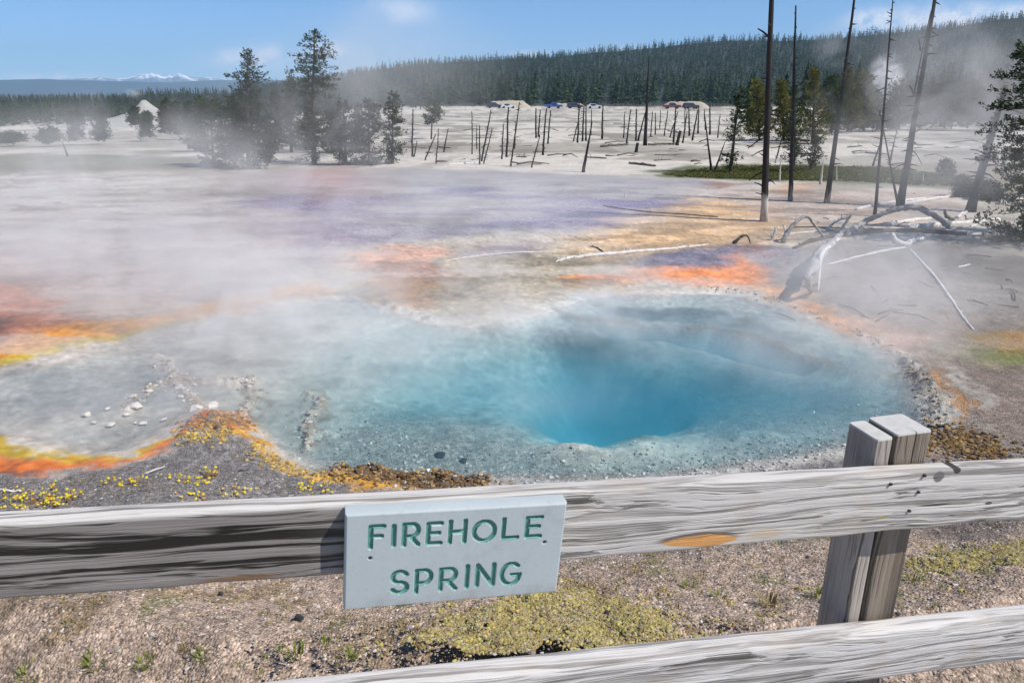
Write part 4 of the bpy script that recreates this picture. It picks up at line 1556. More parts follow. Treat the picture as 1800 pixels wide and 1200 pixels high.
stand_tree(485, 262, 482, 158, 60, 'wide green pine set back behind the pointed tall pine', 11, GL, crown0=.04, profile='cone')
stand_tree(545, 262, 540, 165, 50, 'short wide pine set back behind the tallest pine', 12, GL, crown0=.04, profile='cone')
stand_tree(630, 268, 628, 190, 42, 'small pine filling the gap between the two dense pines of the clump', 13, GL, crown0=.04, profile='cone')
stand_tree(345, 262, 350, 168, 54, 'hazy pine just left of and behind the bushy pine of the clump', 14, GL, crown0=.04, profile='cone')
stand_tree(440, 262, 446, 168, 66, 'wide pine standing behind the pointed tall pine', 15, GL, crown0=.04, profile='cone')
stand_tree(758, 244, 762, 176, 30, 'small pine with a tufted head on thin bare stems on the pale plain', 16, None, crown0=.45, profile='open')
# lone trees far left on the flats
GF = 'lone pines on the flats before the white cone'
for i, (bx_, by_, tx_, ty_, w_, lab, pr) in enumerate((
        (85, 249, 86, 226, 38, 'round grey-green bush, wider than tall, alone on the flats', 'open'),
        (18, 247, 16, 234, 44, 'low wide bush at the far left edge of the flats', 'open'),
        (134, 244, 134, 194, 20, 'slim pine right of the round grey bush', 'column'),
        (178, 244, 176, 190, 32, 'dense pointed pine between the slim pine and the white cone', 'cone'),
        (236, 217, 236, 188, 22, 'small pine in front of the left flank of the white cone', 'cone'),
        (257, 238, 258, 196, 20, 'pointed pine whose tip crosses the foot of the white cone', 'spire'),
        (290, 232, 288, 176, 18, 'tall thin pine at the right foot of the white cone', 'column'),
        (310, 235, 306, 180, 40, 'wide dark pine right of the white cone', 'cone'),
        (330, 228, 332, 178, 28, 'pine between the wide dark pine and the bushy clump', 'cone'))):
    stand_tree(bx_, by_, tx_, ty_, w_, lab, 40 + i, GF, crown0=.03, profile=pr, density=1.0, name='bush' if 'bush' in lab else 'pine_tree', cat='bush' if 'bush' in lab else 'pine tree')
# right-hand clump
GR = 'pines behind the tall bare trunks'
stand_tree(1284, 304, 1302, 150, 56, 'scraggly dark pine with gaps in its crown, left of the tallest bare trunk', 21, GR, crown0=.10, profile='cone', density=.5, bare=((.30, .42),))
stand_tree(1335, 246, 1330, 138, 74, 'yellow-green pine behind the scraggly dark pine', 22, GR, crown0=.08, profile='cone', density=.75, mat='needles_yellow')
stand_tree(1394, 302, 1396, 148, 50, 'dark ragged pine right behind the second bare trunk', 23, GR, crown0=.14, profile='cone', density=.6)
stand_tree(1428, 252, 1430, 118, 66, 'bright yellow-green pine between the second and third bare trunks', 24, GR, crown0=.08, profile='cone', density=.8, mat='needles_yellow')
stand_tree(1425, 300, 1437, 236, 36, 'small half-dead pine on the green bank between the bare trunks', 25, GR, crown0=.2, profile='open', density=.25)
stand_tree(1378, 246, 1372, 140, 54, 'olive pine behind the tallest bare trunk', 26, GR, crown0=.08, profile='cone', mat='needles_yellow')
for i, (bx_, by_, tx_, ty_, w_, y_, lab) in enumerate((
        (1462, 232, 1460, 130, 50, 0, 'dark pine just left of the third bare trunk at the wood edge'),
        (1490, 230, 1492, 118, 52, 1, 'olive pine right of the third bare trunk at the wood edge'),
        (1518, 228, 1520, 128, 50, 1, 'olive pine left of the white steam puff at the wood edge'),
        (1548, 228, 1540, 158, 54, 0, 'short dark pine below the white steam puff'),
        (1580, 226, 1584, 138, 58, 0, 'dark pine right of the white steam puff'),
        (1618, 224, 1622, 128, 60, 0, 'bluish dark pine behind the leaning bare trunk'),
        (1660, 224, 1664, 132, 60, 0, 'hazy pine in the drifting steam, nearest the leaning bare trunk'),
        (1700, 224, 1704, 124, 60, 0, 'hazy pine in the drifting steam, left of the dark edge tree'),
        (1745, 226, 1745, 118, 62, 0, 'hazy pine half hidden by the dark leaning dead tree'))):
    stand_tree(bx_, by_, tx_, ty_, w_, lab, 60 + i, GR, crown0=.05, profile='cone' if i % 2 else 'open', mat='needles_yellow' if y_ else 'needles')
# rows behind them
for k in range(46):
    x = rngf.uniform(1300, 1830)
    d = pix_dir(x, 215); h_ = math.hypot(d[0], d[1])
    R_ = rngf.uniform(95, 150)
    X_, Y_ = R_ * d[0] / h_, R_ * d[1] / h_
    if 1528 < x < 1580 and R_ < 125:
        continue
    far_pine((X_, Y_, ground_z(X_, Y_)), rngf.uniform(5, 9) * (.8 if 1500 < x < 1600 else 1), 'dark pine deep in the wood behind the bare trunks', 'pines deep in the wood behind the bare trunks', rngf, 1.15)
# right edge
stand_tree(1802, 424, 1822, 62, 160, 'big dense dark pine cut by the right border of the picture', 31, None, crown0=.02, profile='column', density=1.0, leaf=.085)
stand_tree(1850, 410, 1870, 60, 110, 'dark pine just behind the big dense one at the right border', 32, None, crown0=.03, profile='cone', leaf=.1)
for i, (bx_, by_, ty_, w_, lab) in enumerate(((1664, 312, 278, 26, 'small grey-green pine seedling on the tan bank'), (1694, 346, 306, 36, 'dark low shrub left of the leaning dead tree'),
                                              (1738, 352, 316, 40, 'dark low shrub at the foot of the leaning dead tree'))):
    stand_tree(bx_, by_, bx_, ty_, w_, lab, 80 + i, 'low shrubs near the leaning dead tree', crown0=.03, profile='open', name='shrub', cat='shrub', leaf=.09)


# ------------------------------------------------------------------ dead standing trunks
def snag(base_px, top_px, w_px, label, group=None, seed=0, bleach_px=None, stubs=0, bend=.02, branches=(), name='dead_trunk', top_w=.25, twig=.10):
    P = at(*base_px)
    Q = rise(P, *top_px)
    rng = np.random.default_rng(seed)
    r0 = max(px_size(P, w_px) / 2, .008)
    n = 14
    ts = np.linspace(0, 1, n)
    vec = Q - P
    L = float(np.linalg.norm(vec))
    path = np.outer(ts, vec)
    wob = np.cumsum(rng.normal(0, bend * L / n, (n, 3)), 0); wob[:, 2] = 0
    wob -= np.outer(ts, wob[-1])
    path = path + wob
    path[0, 2] -= .15
    b = Builder()
    b.tube(path, r0 * (1 + .25 * np.exp(-ts * 18)) * (1 - (1 - top_w) * ts), 8, jitter=.12, rng=rng)
    side = np.cross(vec / L, [0, 1, 0])
    for k in range(stubs):
        t = rng.uniform(.12, .98)
        o = np.array([np.interp(t, ts, path[:, c]) for c in range(3)])
        a = rng.uniform(0, 6.283)
        l = L * twig * rng.uniform(.25, 1.0) * (1.1 - .6 * t)
        dv = np.array([math.cos(a), math.sin(a), rng.uniform(-.35, .35)])
        l *= 1.35
        m_ = o + dv * l * .5 + np.array([0, 0, -.06 * l])
        e = o + dv * l + np.array([0, 0, rng.uniform(-.35, .1) * l])
        b.tube([o, m_, e], [r0 * .26 + .004, r0 * .16 + .003, .003], 4)
    for (x0, y0, x1, y1, w0) in branches:
        o, e = rise(P, x0, y0) - P, rise(P, x1, y1) - P
        e = e + np.array([0, rng.uniform(-.4, .4) * np.linalg.norm(e - o), 0])
        m_ = (o + e) / 2 + np.array([0, 0, .06 * np.linalg.norm(e - o)])
        rr = px_size(P, w0) / 2
        b.tube([o, m_, e], [rr, rr * .8, rr * .5], 5)
    V = np.concatenate(b.V)
    if bleach_px:
        zb = rise(P, base_px[0], bleach_px)[2] - P[2]
        bl = smooth(1 - (V[:, 2] - zb + .25) / .5)
    else:
        bl = np.zeros(len(V))
    o = link(name, b.mesh(name, M['dead'], True, {'bleach': bl}))
    o.location = P
    return tag(o, label, 'dead tree', group)


GT = 'tall bare trunks by the tan flats'
snag((1343, 389), (1358, -46), 12.5, 'tallest thick bare black trunk with a white foot, nearest the orange channel', GT, 1, 350, 26, .006, ((1352, 66, 1334, 50, 4), (1352, 98, 1362, 92, 2), (1348, 240, 1318, 262, 3), (1348, 262, 1322, 275, 2.5), (1346, 300, 1318, 318, 3), (1344, 330, 1324, 320, 3), (1345, 345, 1326, 338, 2.5)), top_w=.6, twig=.05)
snag((1390, 353), (1399, 10), 8.5, 'straight bare black trunk with a visible thin tip, second of the tall ones', GT, 2, 332, 30, .006, ((1396, 195, 1376, 205, 2), (1396, 220, 1374, 210, 2), (1390, 290, 1372, 312, 2)), top_w=.3, twig=.05)
snag((1453, 357), (1506, -36), 9.5, 'bare black trunk leaning right with a pale foot, rising beside the olive pines', GT, 3, 336, 24, .006, ((1484, 135, 1500, 136, 2),), top_w=.35, twig=.05)
snag((1538, 380), (1571, -20), 6, 'very thin bare trunk leaning slightly right, crossing the white steam puff', GT, 4, None, 34, .006, top_w=.25, twig=.05)
snag((1582, 363), (1646, -18), 12.5, 'thick grey leaning trunk with pale broken twigs, rightmost of the tall bare ones', GT, 5, None, 44, .008, ((1606, 170, 1626, 70, 3), (1626, 70, 1634, 20, 2), (1618, 90, 1617, 66, 3), (1606, 165, 1600, 150, 4), (1600, 260, 1628, 290, 2), (1600, 240, 1622, 225, 2)), top_w=.4, twig=.07)
snag((1705, 372), (1768, 150), 16, 'dark leaning dead tree with many twigs beside the big pine at the right border', None, 6, None, 46, .012, ((1740, 230, 1715, 215, 3), (1730, 270, 1698, 262, 3), (1755, 190, 1790, 200, 3)), top_w=.45, twig=.16)
snag((1581, 372), (1546, 194), 5, 'thin dead pole leaning left across the thick leaning trunk', None, 7, None, 12, .01, twig=.08)
snag((1534, 292), (1553, 236), 4, 'short thin dead pole leaning right, left of the very thin bare trunk', None, 8, None, 4)
snag((1563, 290), (1578, 222), 4, 'short twiggy dead pole between the thin bare trunk and the thick leaning one', None, 9, None, 22, twig=.22)
snag((1251, 304), (1238, 196), 4.5, 'thin dark dead pole leaning left, beside the scraggly dark pine', None, 10, None, 8)
snag((1256, 302), (1275, 248), 4, 'short dark dead pole leaning right against the scraggly dark pine', None, 11, None, 10)
snag((1442, 324), (1448, 279), 5, 'short white pole at the edge of the green bank, left of the third bare trunk', None, 12, 270, 3, .03)
snag((1470, 318), (1471, 284), 3.5, 'short white pole right of the third bare trunk', None, 13, 270, 2)
snag((1370, 318), (1374, 268), 3.5, 'slim pale dead stem between the first and second bare trunks', None, 14, 262, 6)
snag((1363, 287), (1376, 236), 3.5, 'thin pale dead stem standing behind the two leftmost tall bare trunks', None, 15, 276, 5)
snag((1622, 320), (1623, 304), 4, 'tiny white stub on the tan bank left of the seedling', None, 16, 296, 0)
snag((1098, 348), (1098, 334), 2.6, 'tiny white stake standing in the mauve runoff', None, 17, 330, 0)
snag((1025, 303), (1041, 214), 6, 'single dark leaning trunk nearest the runoff, in front of the others on the plain', None, 18, None, 12, .02, twig=.06)
snag((1134, 254), (1141, 98), 6.5, 'tallest bare trunk on the white plain, rising above the woods behind the cars', None, 19, None, 22, .006, twig=.04)
snag((1030, 246), (1030, 140), 3, 'tall hair-thin bare trunk on the plain rising before the dark woods', None, 20, None, 8, .006, twig=.04)
snag((118, 272), (109, 248), 3.5, 'lone leaning dead stick on the hazy flats at the left', None, 21, None, 1)
snag((1118, 268), (1121, 251), 6, 'stout short dark stub on the plain left of the tallest plain trunk', None, 22, None, 0, top_w=.8)
snag((1190, 254), (1196, 230), 6, 'stout broken dark stub on the plain at the right', None, 23, None, 1, top_w=.8)
GP = 'thin dead trunks on the white plain'
for i, (a, b, c, d, w) in enumerate(((830, 271, 829, 196, 3), (843, 289, 843, 220, 4), (850, 288, 865, 226, 3.5), (846, 286, 863, 194, 4.5), (882, 280, 885, 218, 4), (890, 276, 894, 188, 5.5), (897, 293, 913, 180, 4),
                                     (942, 242, 942, 190, 4.5), (946, 240, 950, 193, 4), (934, 295, 949, 237, 3.5), (954, 273, 961, 190, 5), (963, 253, 968, 194, 4), (1008, 248, 1017, 212, 3), (1015, 250, 1018, 182, 4.5),
                                     (1024, 247, 1027, 182, 4.5), (1058, 242, 1060, 184, 5), (1039, 236, 1040, 192, 3), (1096, 241, 1099, 196, 3), (1102, 253, 1109, 192, 4), (1118, 246, 1119, 191, 4.5), (1122, 246, 1135, 196, 4.5),
                                     (1144, 238, 1147, 196, 3), (1152, 234, 1152, 198, 3), (1168, 236, 1174, 194, 3), (1184, 253, 1188, 188, 5), (1178, 240, 1192, 196, 3), (1200, 250, 1208, 196, 4), (1212, 236, 1211, 188, 4.5),
                                     (1217, 245, 1226, 194, 4.5), (1227, 232, 1228, 186, 4), (1248, 234, 1248, 182, 4.5), (725, 275, 726, 192, 5), (728, 275, 733, 248, 3), (747, 282, 766, 236, 3.5), (766, 288, 771, 226, 3),
                                     (780, 268, 788, 226, 3.5), (1204, 226, 1204, 190, 3), (1240, 226, 1238, 192, 3), (1262, 240, 1266, 200, 3), (1160, 226, 1161, 194, 2.5), (838, 262, 838, 220, 2.5), (905, 262, 906, 214, 2.5))):
    snag((a, b), (c, d), w * .72, *zone(a, (800, 'thin bare trunk on the plain between the clump of pines and the small tufted pine', 'thin dead trunks beside the small tufted pine'), (925, 'thin bare trunk on the plain below the leftmost cut bank', 'thin dead trunks below the leftmost cut bank'), (1075, 'thin bare trunk on the plain below the blue and silver cars', 'thin dead trunks below the middle cars'), (9999, 'thin bare trunk on the plain around the tallest plain trunk and the dark red pickup', 'thin dead trunks around the tallest plain trunk')), 100 + i, None, 22, .05, twig=.12, top_w=.55)


# ------------------------------------------------------------------ fallen logs and branches
def weathered(name, lo, hi):
    m, t = new_mat(name)
    tcn = t.n('ShaderNodeTexCoord')
    mp = t.n('ShaderNodeMapping', ins={'Vector': tcn.outputs['Object'], 'Scale': (5, 5, 5)})
    n1 = t.noise(mp.outputs[0], 2.2, 6, .65, .5)
    n2 = t.noise(mp.outputs[0], 14, 4, .6)
    c = t.mix(t.ramp(n1, [(.30, 0), (.62, 1)]), lo, hi)
    c = t.mix(t.mrange(n2, .58, .75, 0, .5), c, tuple(x * .45 for x in lo))
    b = t.n('ShaderNodeBsdfPrincipled', ins={'Base Color': c, 'Roughness': .85})
    b.inputs['Specular IOR Level'].default_value = .25
    bn = t.n('ShaderNodeBump', ins={'Strength': .6, 'Distance': .015, 'Height': n2})
    t.link(bn.outputs[0], b.inputs['Normal'])
    finish(t, b.outputs[0])
    return m


M['log_white'] = weathered('bleached_wood', (.44, .41, .38), (.78, .755, .72))
M['log_grey'] = weathered('grey_wood', (.17, .158, .15), (.42, .40, .375))
M['stump_wood'] = weathered('stump_wood', (.15, .145, .15), (.46, .445, .43))
M['log_dark_and_shade'] = weathered('dark_wood_and_shade', (.055, .048, .042), (.15, .13, .115))  # dark logs, and the two strips that stand in for shadows


def fallen(pix, widths, label, mat, seed, group=None, lift=None, stubs=0, stub_len=.12, name='log_or_shadow', cat='log', curve=True):
    """log or branch along pixels; lift gives the height of each point above the ground (metres)"""
    rng = np.random.default_rng(seed)
    pts, rad = [], []
    lift = lift or [None] * len(pix)
    # raised points stand above the line between the ends that rest on the ground
    g = {}
    for i, (x, y) in enumerate(pix):
        if lift[i] is None:
            p = at(x, y)
            g[i] = p
    idx = sorted(g)
    for i, (x, y) in enumerate(pix):
        if i in g:
            p = g[i].copy()
        else:
            a = max([k for k in idx if k < i], default=idx[0]); b = min([k for k in idx if k > i], default=idx[-1])
            f = 0 if a == b else (x - pix[a][0]) / ((pix[b][0] - pix[a][0]) or 1)
            base = g[a] * (1 - f) + g[b] * f
            p = rise(base, x, y)
        r = px_size(p, widths[i] if hasattr(widths, '__len__') else widths) / 2
        if i in g:
            p[2] += r * .55
        pts.append(p); rad.append(r)
    pts, rad = np.array(pts), np.array(rad)
    # resample smoothly
    n = 6 * (len(pts) - 1) + 1
    s = np.linspace(0, len(pts) - 1, n)
    out_ = np.zeros((n, 3))
    for k, v in enumerate(s):
        i = min(int(v), len(pts) - 2)
        f = v - i
        p0, p1, p2, p3 = pts[max(i - 1, 0)], pts[i], pts[i + 1], pts[min(i + 2, len(pts) - 1)]
        out_[k] = .5 * (2 * p1 + (p2 - p0) * f + (2 * p0 - 5 * p1 + 4 * p2 - p3) * f * f + (3 * p1 - p0 - 3 * p2 + p3) * f ** 3)
    rr = np.interp(s, range(len(rad)), rad)
    org = out_[0].copy()
    L = np.linalg.norm(pts[-1] - pts[0])
    out_ += rng.normal(0, .15, (n, 3)) * rr[:, None]
    b = Builder()
    b.tube(out_ - org, rr, 9, jitter=.7 if name == 'root_stump' else .35, rng=rng)
    for k in range(stubs):
        i = rng.integers(1, n - 1)
        o = out_[i] - org
        a = rng.uniform(0, 6.283)
        l = stub_len * rng.uniform(.4, 1.3)
        dv = rng.normal(0, 1, 3); dv[2] = abs(dv[2]) * .9; dv /= np.linalg.norm(dv)
        e = o + dv * l
        b.tube([o, (o + e) / 2 + rng.normal(0, .06 * l, 3), e], [rr[i] * .32 + .004, rr[i] * .2 + .003, .003], 4)
    ob = link(name, b.mesh(name, M[mat], True))
    ob.location = org
    return tag(ob, label, cat, group)


GD = 'bleached driftwood heaped right of the pool'
fallen([(1505, 370), (1517, 366), (1575, 356), (1625, 350)], [4, 5, 6, 5], 'long straight white log lying at the back of the driftwood heap', 'log_white', 1, GD, stubs=8)
fallen([(1586, 361), (1630, 353), (1683, 344)], [7, 6, 4], 'white log at the back of the heap, reaching right to the dead tree', 'log_white', 2, GD, stubs=4)
fallen([(1486, 416), (1512, 397), (1548, 378), (1572, 369), (1602, 364), (1640, 377), (1667, 402)], [12, 10, 8, 9, 10, 10, 7], 'long arched log bridging over the middle of the heap', 'log_grey', 3, GD, [None, None, 0, 0, 0, 0, None], stubs=6)
fallen([(1553, 397), (1600, 390), (1645, 384)], [7, 8, 5], 'short thick white log under the arched log', 'log_white', 4, GD, stubs=3)
fallen([(1596, 402), (1660, 396), (1755, 389)], [9, 9, 8], 'thick straight white log pointing at the big pine', 'log_white', 5, GD, stubs=4)
fallen([(1376, 427), (1384, 410), (1397, 393), (1417, 380), (1432, 396), (1451, 421)], [9, 8, 7, 5, 4, 2.5], 'small dark hooked branch standing as an arch at the left of the heap', 'log_grey', 6, GD, [None, 0, 0, 0, 0, None], name='arched_branch', cat='branch')
fallen([(1385, 412), (1425, 408), (1465, 405)], [3, 3.5, 3], 'thin white branch behind the small arch', 'log_white', 7, GD, stubs=5, name='fallen_branch', cat='branch')
fallen([(1395, 400), (1430, 400), (1480, 402)], [3, 3, 3], 'thin dark branch behind the small arch', 'log_dark_and_shade', 8, GD, stubs=3, name='fallen_branch', cat='branch')
fallen([(1426, 516), (1420, 492), (1432, 466), (1446, 440), (1466, 424), (1484, 408)], [5, 13, 19, 18, 12, 7], 'broad slanting root stump with a bluish shaded side at the edge of the mud', 'stump_wood', 9, GD, [None, 0, 0, 0, 0, None], stubs=14, stub_len=.22, name='root_stump', cat='stump')
fallen([(1438, 512), (1440, 480), (1444, 448), (1462, 430), (1478, 416)], [3, 5, 7, 8, 6], 'pale split wood along the right side of the root stump', 'log_white', 19, GD, [None, 0, 0, 0, None], name='split_wood', cat='wood')
fallen([(1566, 412), (1577, 424), (1590, 433)], [9, 11, 8], 'thick pale stub at the top of the long thin branch', 'log_white', 10, GD, [0, 0, None], stubs=2, name='wood_stub', cat='wood')
fallen([(1600, 440), (1622, 463), (1645, 490), (1672, 528), (1694, 560), (1711, 580)], [3.2, 4, 4.5, 4.5, 4, 3], 'long thin white branch lying slantwise over the grey mud', 'log_white', 11, GD, stubs=3, stub_len=.07, name='fallen_branch', cat='branch')
fallen([(1592, 432), (1608, 424), (1625, 419)], [8, 10, 7], 'stubby white chunk with frayed roots beside the pale stub', 'log_white', 12, GD, stubs=12, stub_len=.16, name='wood_chunk', cat='wood')
fallen([(1452, 466), (1500, 454), (1552, 442), (1590, 436)], [2.5, 3.5, 4, 4], 'thin crooked pale branch from the root stump to the pale stub', 'log_white', 13, GD, stubs=6, name='fallen_branch', cat='branch')
fallen([(1475, 412), (1484, 396), (1497, 376)], [6, 5, 4], 'short dark branch sticking up in the middle of the heap', 'log_grey', 14, GD, [None, 0, 0], name='upright_branch', cat='branch')
fallen([(1478, 413), (1492, 409), (1502, 404)], [7, 9, 7], 'short round pale stub at the foot of the arched log', 'log_white', 15, GD, stubs=3, name='wood_stub', cat='wood')
fallen([(1661, 369), (1664, 380), (1676, 388)], [4, 6, 5], 'small dark curled snag behind the thick straight log', 'log_dark_and_shade', 16, GD, [0, 0, None], name='curled_snag', cat='wood')
fallen([(1682, 384), (1692, 377), (1704, 368)], [6, 6, 4], 'small white chunk under the leaning dead tree', 'log_white', 17, GD, stubs=4, name='wood_chunk', cat='wood')
fallen([(1455, 406), (1463, 394), (1478, 386), (1490, 383)], [4, 4, 3, 2], 'little white forked branch in the gap of the heap', 'log_white', 18, GD, [None, 0, 0, 0], stubs=9, stub_len=.15, name='forked_branch', cat='branch')
fallen([(1356, 422), (1362, 408), (1363, 398)], [5, 4, 2.5], 'knot of white spiky roots left of the small arch', 'log_white', 20, GD, [None, 0, 0], stubs=10, stub_len=.16, name='root_knot', cat='root')
fallen([(1376, 422), (1380, 408), (1376, 394)], [4, 3, 2], 'white forked twig standing at the foot of the small arch', 'log_white', 21, GD, [None, 0, 0], stubs=4, stub_len=.1, name='forked_twig', cat='branch')
fallen([(1395, 437), (1450, 420), (1560, 408), (1700, 414)], [5, 8, 9, 8], 'long dark strip modelled as the shadow lying low in front of the heap', 'log_dark_and_shade', 22, GD, stubs=5)  # solid dark strip in place of the shadow under the driftwood
fallen([(1684, 470), (1695, 468), (1705, 465)], [3, 3, 2], 'short white twig on the shaded mud', 'log_white', 23, GD, name='twig', cat='branch')
fallen([(1705, 400), (1740, 388), (1790, 400)], [3, 3, 3], 'thin pale branch at the foot of the big pine', 'log_white', 24, GD, stubs=12, stub_len=.25, name='fallen_branch', cat='branch')
fallen([(977, 461), (1000, 455), (1060, 449), (1130, 443), (1190, 437), (1245, 430)], [2, 6, 6.5, 6, 4.5, 2], 'long bleached log with short stubs lying beside the orange shore', 'log_white', 25, None, stubs=34, stub_len=.12)
fallen([(1291, 428), (1298, 420), (1306, 414), (1314, 415), (1319, 428)], [7, 5, 4, 3, 2], 'small bent root arching over the edge of the purple channel', 'log_dark_and_shade', 26, None, [None, 0, 0, 0, None], name='bent_root', cat='root')
fallen([(1040, 434), (1050, 436), (1060, 443)], [2, 2.5, 2], 'little dark twig lying above the long bleached log', 'log_dark_and_shade', 27, None, stubs=3, stub_len=.12, name='twig', cat='branch')
fallen([(780, 459), (850, 449), (920, 444), (978, 443)], [1.6, 2.4, 2.6, 2], 'slender pale pole lying flat on the wet mat left of the bleached log', 'log_white', 28, None, name='pole_or_shadow')
fallen([(1060, 362), (1130, 372), (1200, 377), (1262, 382)], [1.6, 2.2, 2.4, 2], 'slender dark strip modelled as the shadow of the tallest bare trunk on the tan flats', 'log_dark_and_shade', 29, None, stubs=6, stub_len=.15, name='pole_or_shadow')  # solid dark strip in place of the trunk's cast shadow
GQ = 'logs lying on the white plain'
for i, (a, b, c, d, w, lab, mt) in enumerate(((1056, 258, 1104, 254, 3, 'dark log on the plain left of the tallest plain trunk', 'log_dark_and_shade'), (1140, 255, 1188, 253, 3.5, 'dark log on the plain right of the tallest plain trunk', 'log_dark_and_shade'),
                                              (1106, 288, 1152, 293, 4.5, 'thick dark log with an upturned end near the green bank', 'log_dark_and_shade'), (1128, 228, 1196, 228, 2, 'thin straight log far back on the plain', 'log_grey'),
                                              (1028, 277, 1066, 279, 2.5, 'low dark log right of the single leaning trunk', 'log_dark_and_shade'), (908, 276, 926, 277, 2.5, 'short dark log among the thin dead trunks', 'log_dark_and_shade'),
                                              (786, 290, 850, 286, 2.5, 'pale log lying along the far edge of the runoff', 'log_white'), (1490, 259, 1516, 257, 2, 'small dark log with a stub on the white slope', 'log_dark_and_shade'),
                                              (1500, 270, 1540, 268, 2.5, 'slim pale log on the white slope', 'log_grey'), (1150, 283, 1180, 281, 2, 'thin dark log near the thick upturned one', 'log_dark_and_shade'))):
    fallen([(a, b), ((a + c) / 2, (b + d) / 2), (c, d)], [w, w * 1.1, w * .8], lab, mt, 60 + i, GQ, stubs=5, stub_len=.35)


# ------------------------------------------------------------------ parked cars, cut banks, white cone
def car_mesh(seed, kind, paint):
    """small parked car about 4.5 m long, along x; returns body, windows, wheel meshes"""
    L, Wd = 4.6, 1.8
    if kind == 'suv':
        prof = [(-2.3, .35), (-2.28, .95), (-2.15, 1.05), (-2.0, 1.62), (-1.7, 1.72), (.35, 1.70), (1.0, 1.12), (2.1, .98), (2.3, .75), (2.3, .35)]
        win = [(-1.85, 1.12), (-1.75, 1.58), (.30, 1.58), (.80, 1.12)]
    elif kind == 'pickup':
        prof = [(-2.6, .45), (-2.6, 1.08), (-.75, 1.10), (-.6, 1.70), (.55, 1.72), (1.1, 1.15), (2.4, 1.02), (2.55, .8), (2.55, .45)]
        win = [(-.55, 1.16), (-.45, 1.60), (.50, 1.60), (.90, 1.16)]
    else:
        prof = [(-2.25, .30), (-2.25, .85), (-1.9, .95), (-1.2, 1.38), (.0, 1.42), (.8, .98), (2.0, .82), (2.25, .62), (2.25, .30)]
        win = [(-1.45, .98), (-1.10, 1.32), (-.02, 1.34), (.55, .98)]
    prof = np.array(prof)

    def slab(poly, y0, y1, tuck=.0):
        n = len(poly)
        c = poly.mean(0)
        k = np.clip((poly[:, 1] - .95) / .8, 0, 1) * tuck
        V = np.vstack([np.c_[poly[:, 0], np.full(n, y0) + k, poly[:, 1]], np.c_[poly[:, 0], np.full(n, y1) - k, poly[:, 1]], [[c[0], y0, .7]], [[c[0], y1, .7]]])
        Q = np.array([[i, (i + 1) % n, n + (i + 1) % n, n + i] for i in range(n)])
        T = np.array([[2 * n, (i + 1) % n, i] for i in range(n)] + [[2 * n + 1, n + i, n + (i + 1) % n] for i in range(n)])
        return V, Q, T
    b = Builder(); b.add(*slab(prof, -Wd / 2, Wd / 2, .18))
    body = b.mesh('body', paint)
    w = Builder(); w.add(*slab(np.array(win), -Wd / 2 - .01, Wd / 2 + .01, .14))
    glass = simple_mat('car_glass', (.03, .04, .05), .1, .1, 1, spec=.6) if 'car_glass' not in bpy.data.materials else bpy.data.materials['car_glass']
    windows = w.mesh('window', glass)
    tyre = bpy.data.materials.get('car_tyre') or simple_mat('car_tyre', (.02, .02, .02), .8, .2, 5)
    wh = Builder(); wh.tube([(0, -.11, 0), (0, .11, 0)], [.34, .34], 12)
    wheel = wh.mesh('wheel', tyre)
    return body, windows, wheel


for i, (px, py, kind, c, lab, ang) in enumerate(((869, 193, 'suv', (.03, .035, .045), 'dark grey parked car, leftmost beneath the pale cut bank', .1), (893, 193, 'sedan', (.62, .63, .64), 'white parked car right of the leftmost dark one', .2),
                                                  (973, 192, 'pickup', (.03, .09, .32), 'blue parked pickup in front of the middle cut bank', .1), (1010, 192.5, 'suv', (.05, .03, .04), 'very dark parked car right of the blue pickup', .15),
                                                  (1045, 193, 'sedan', (.70, .71, .73), 'silver white low parked car between the two cut banks', 0), (1181, 192, 'pickup', (.14, .03, .035), 'dark red parked pickup before the right cut bank', .05),
                                                  (1214, 191.5, 'suv', (.05, .035, .03), 'dark brown parked car right of the dark red pickup', .2))):
    d = pix_dir(px, py); hh = math.hypot(d[0], d[1])
    P = np.array([255 * d[0] / hh, 255 * d[1] / hh, 0]); P[2] = ground_z(P[0], P[1]) + .02
    root = empty('parked_car', P, lab, 'car', 'cars parked before the woods')
    root.rotation_euler = (0, 0, ang)
    root.scale = (1.12, 1.12, 1.12)
    paint, t = new_mat('car_paint')
    b = t.n('ShaderNodeBsdfPrincipled', ins={'Base Color': c + (1,), 'Roughness': .3})
    finish(t, b.outputs[0])
    body, windows, wheel = car_mesh(i, kind, paint)
    link('body', body, root); link('window', windows, root)
    for sx_ in (-1.4, 1.4):
        for sy_ in (-.82, .82):
            link('wheel', wheel, root, (sx_, sy_, .34))

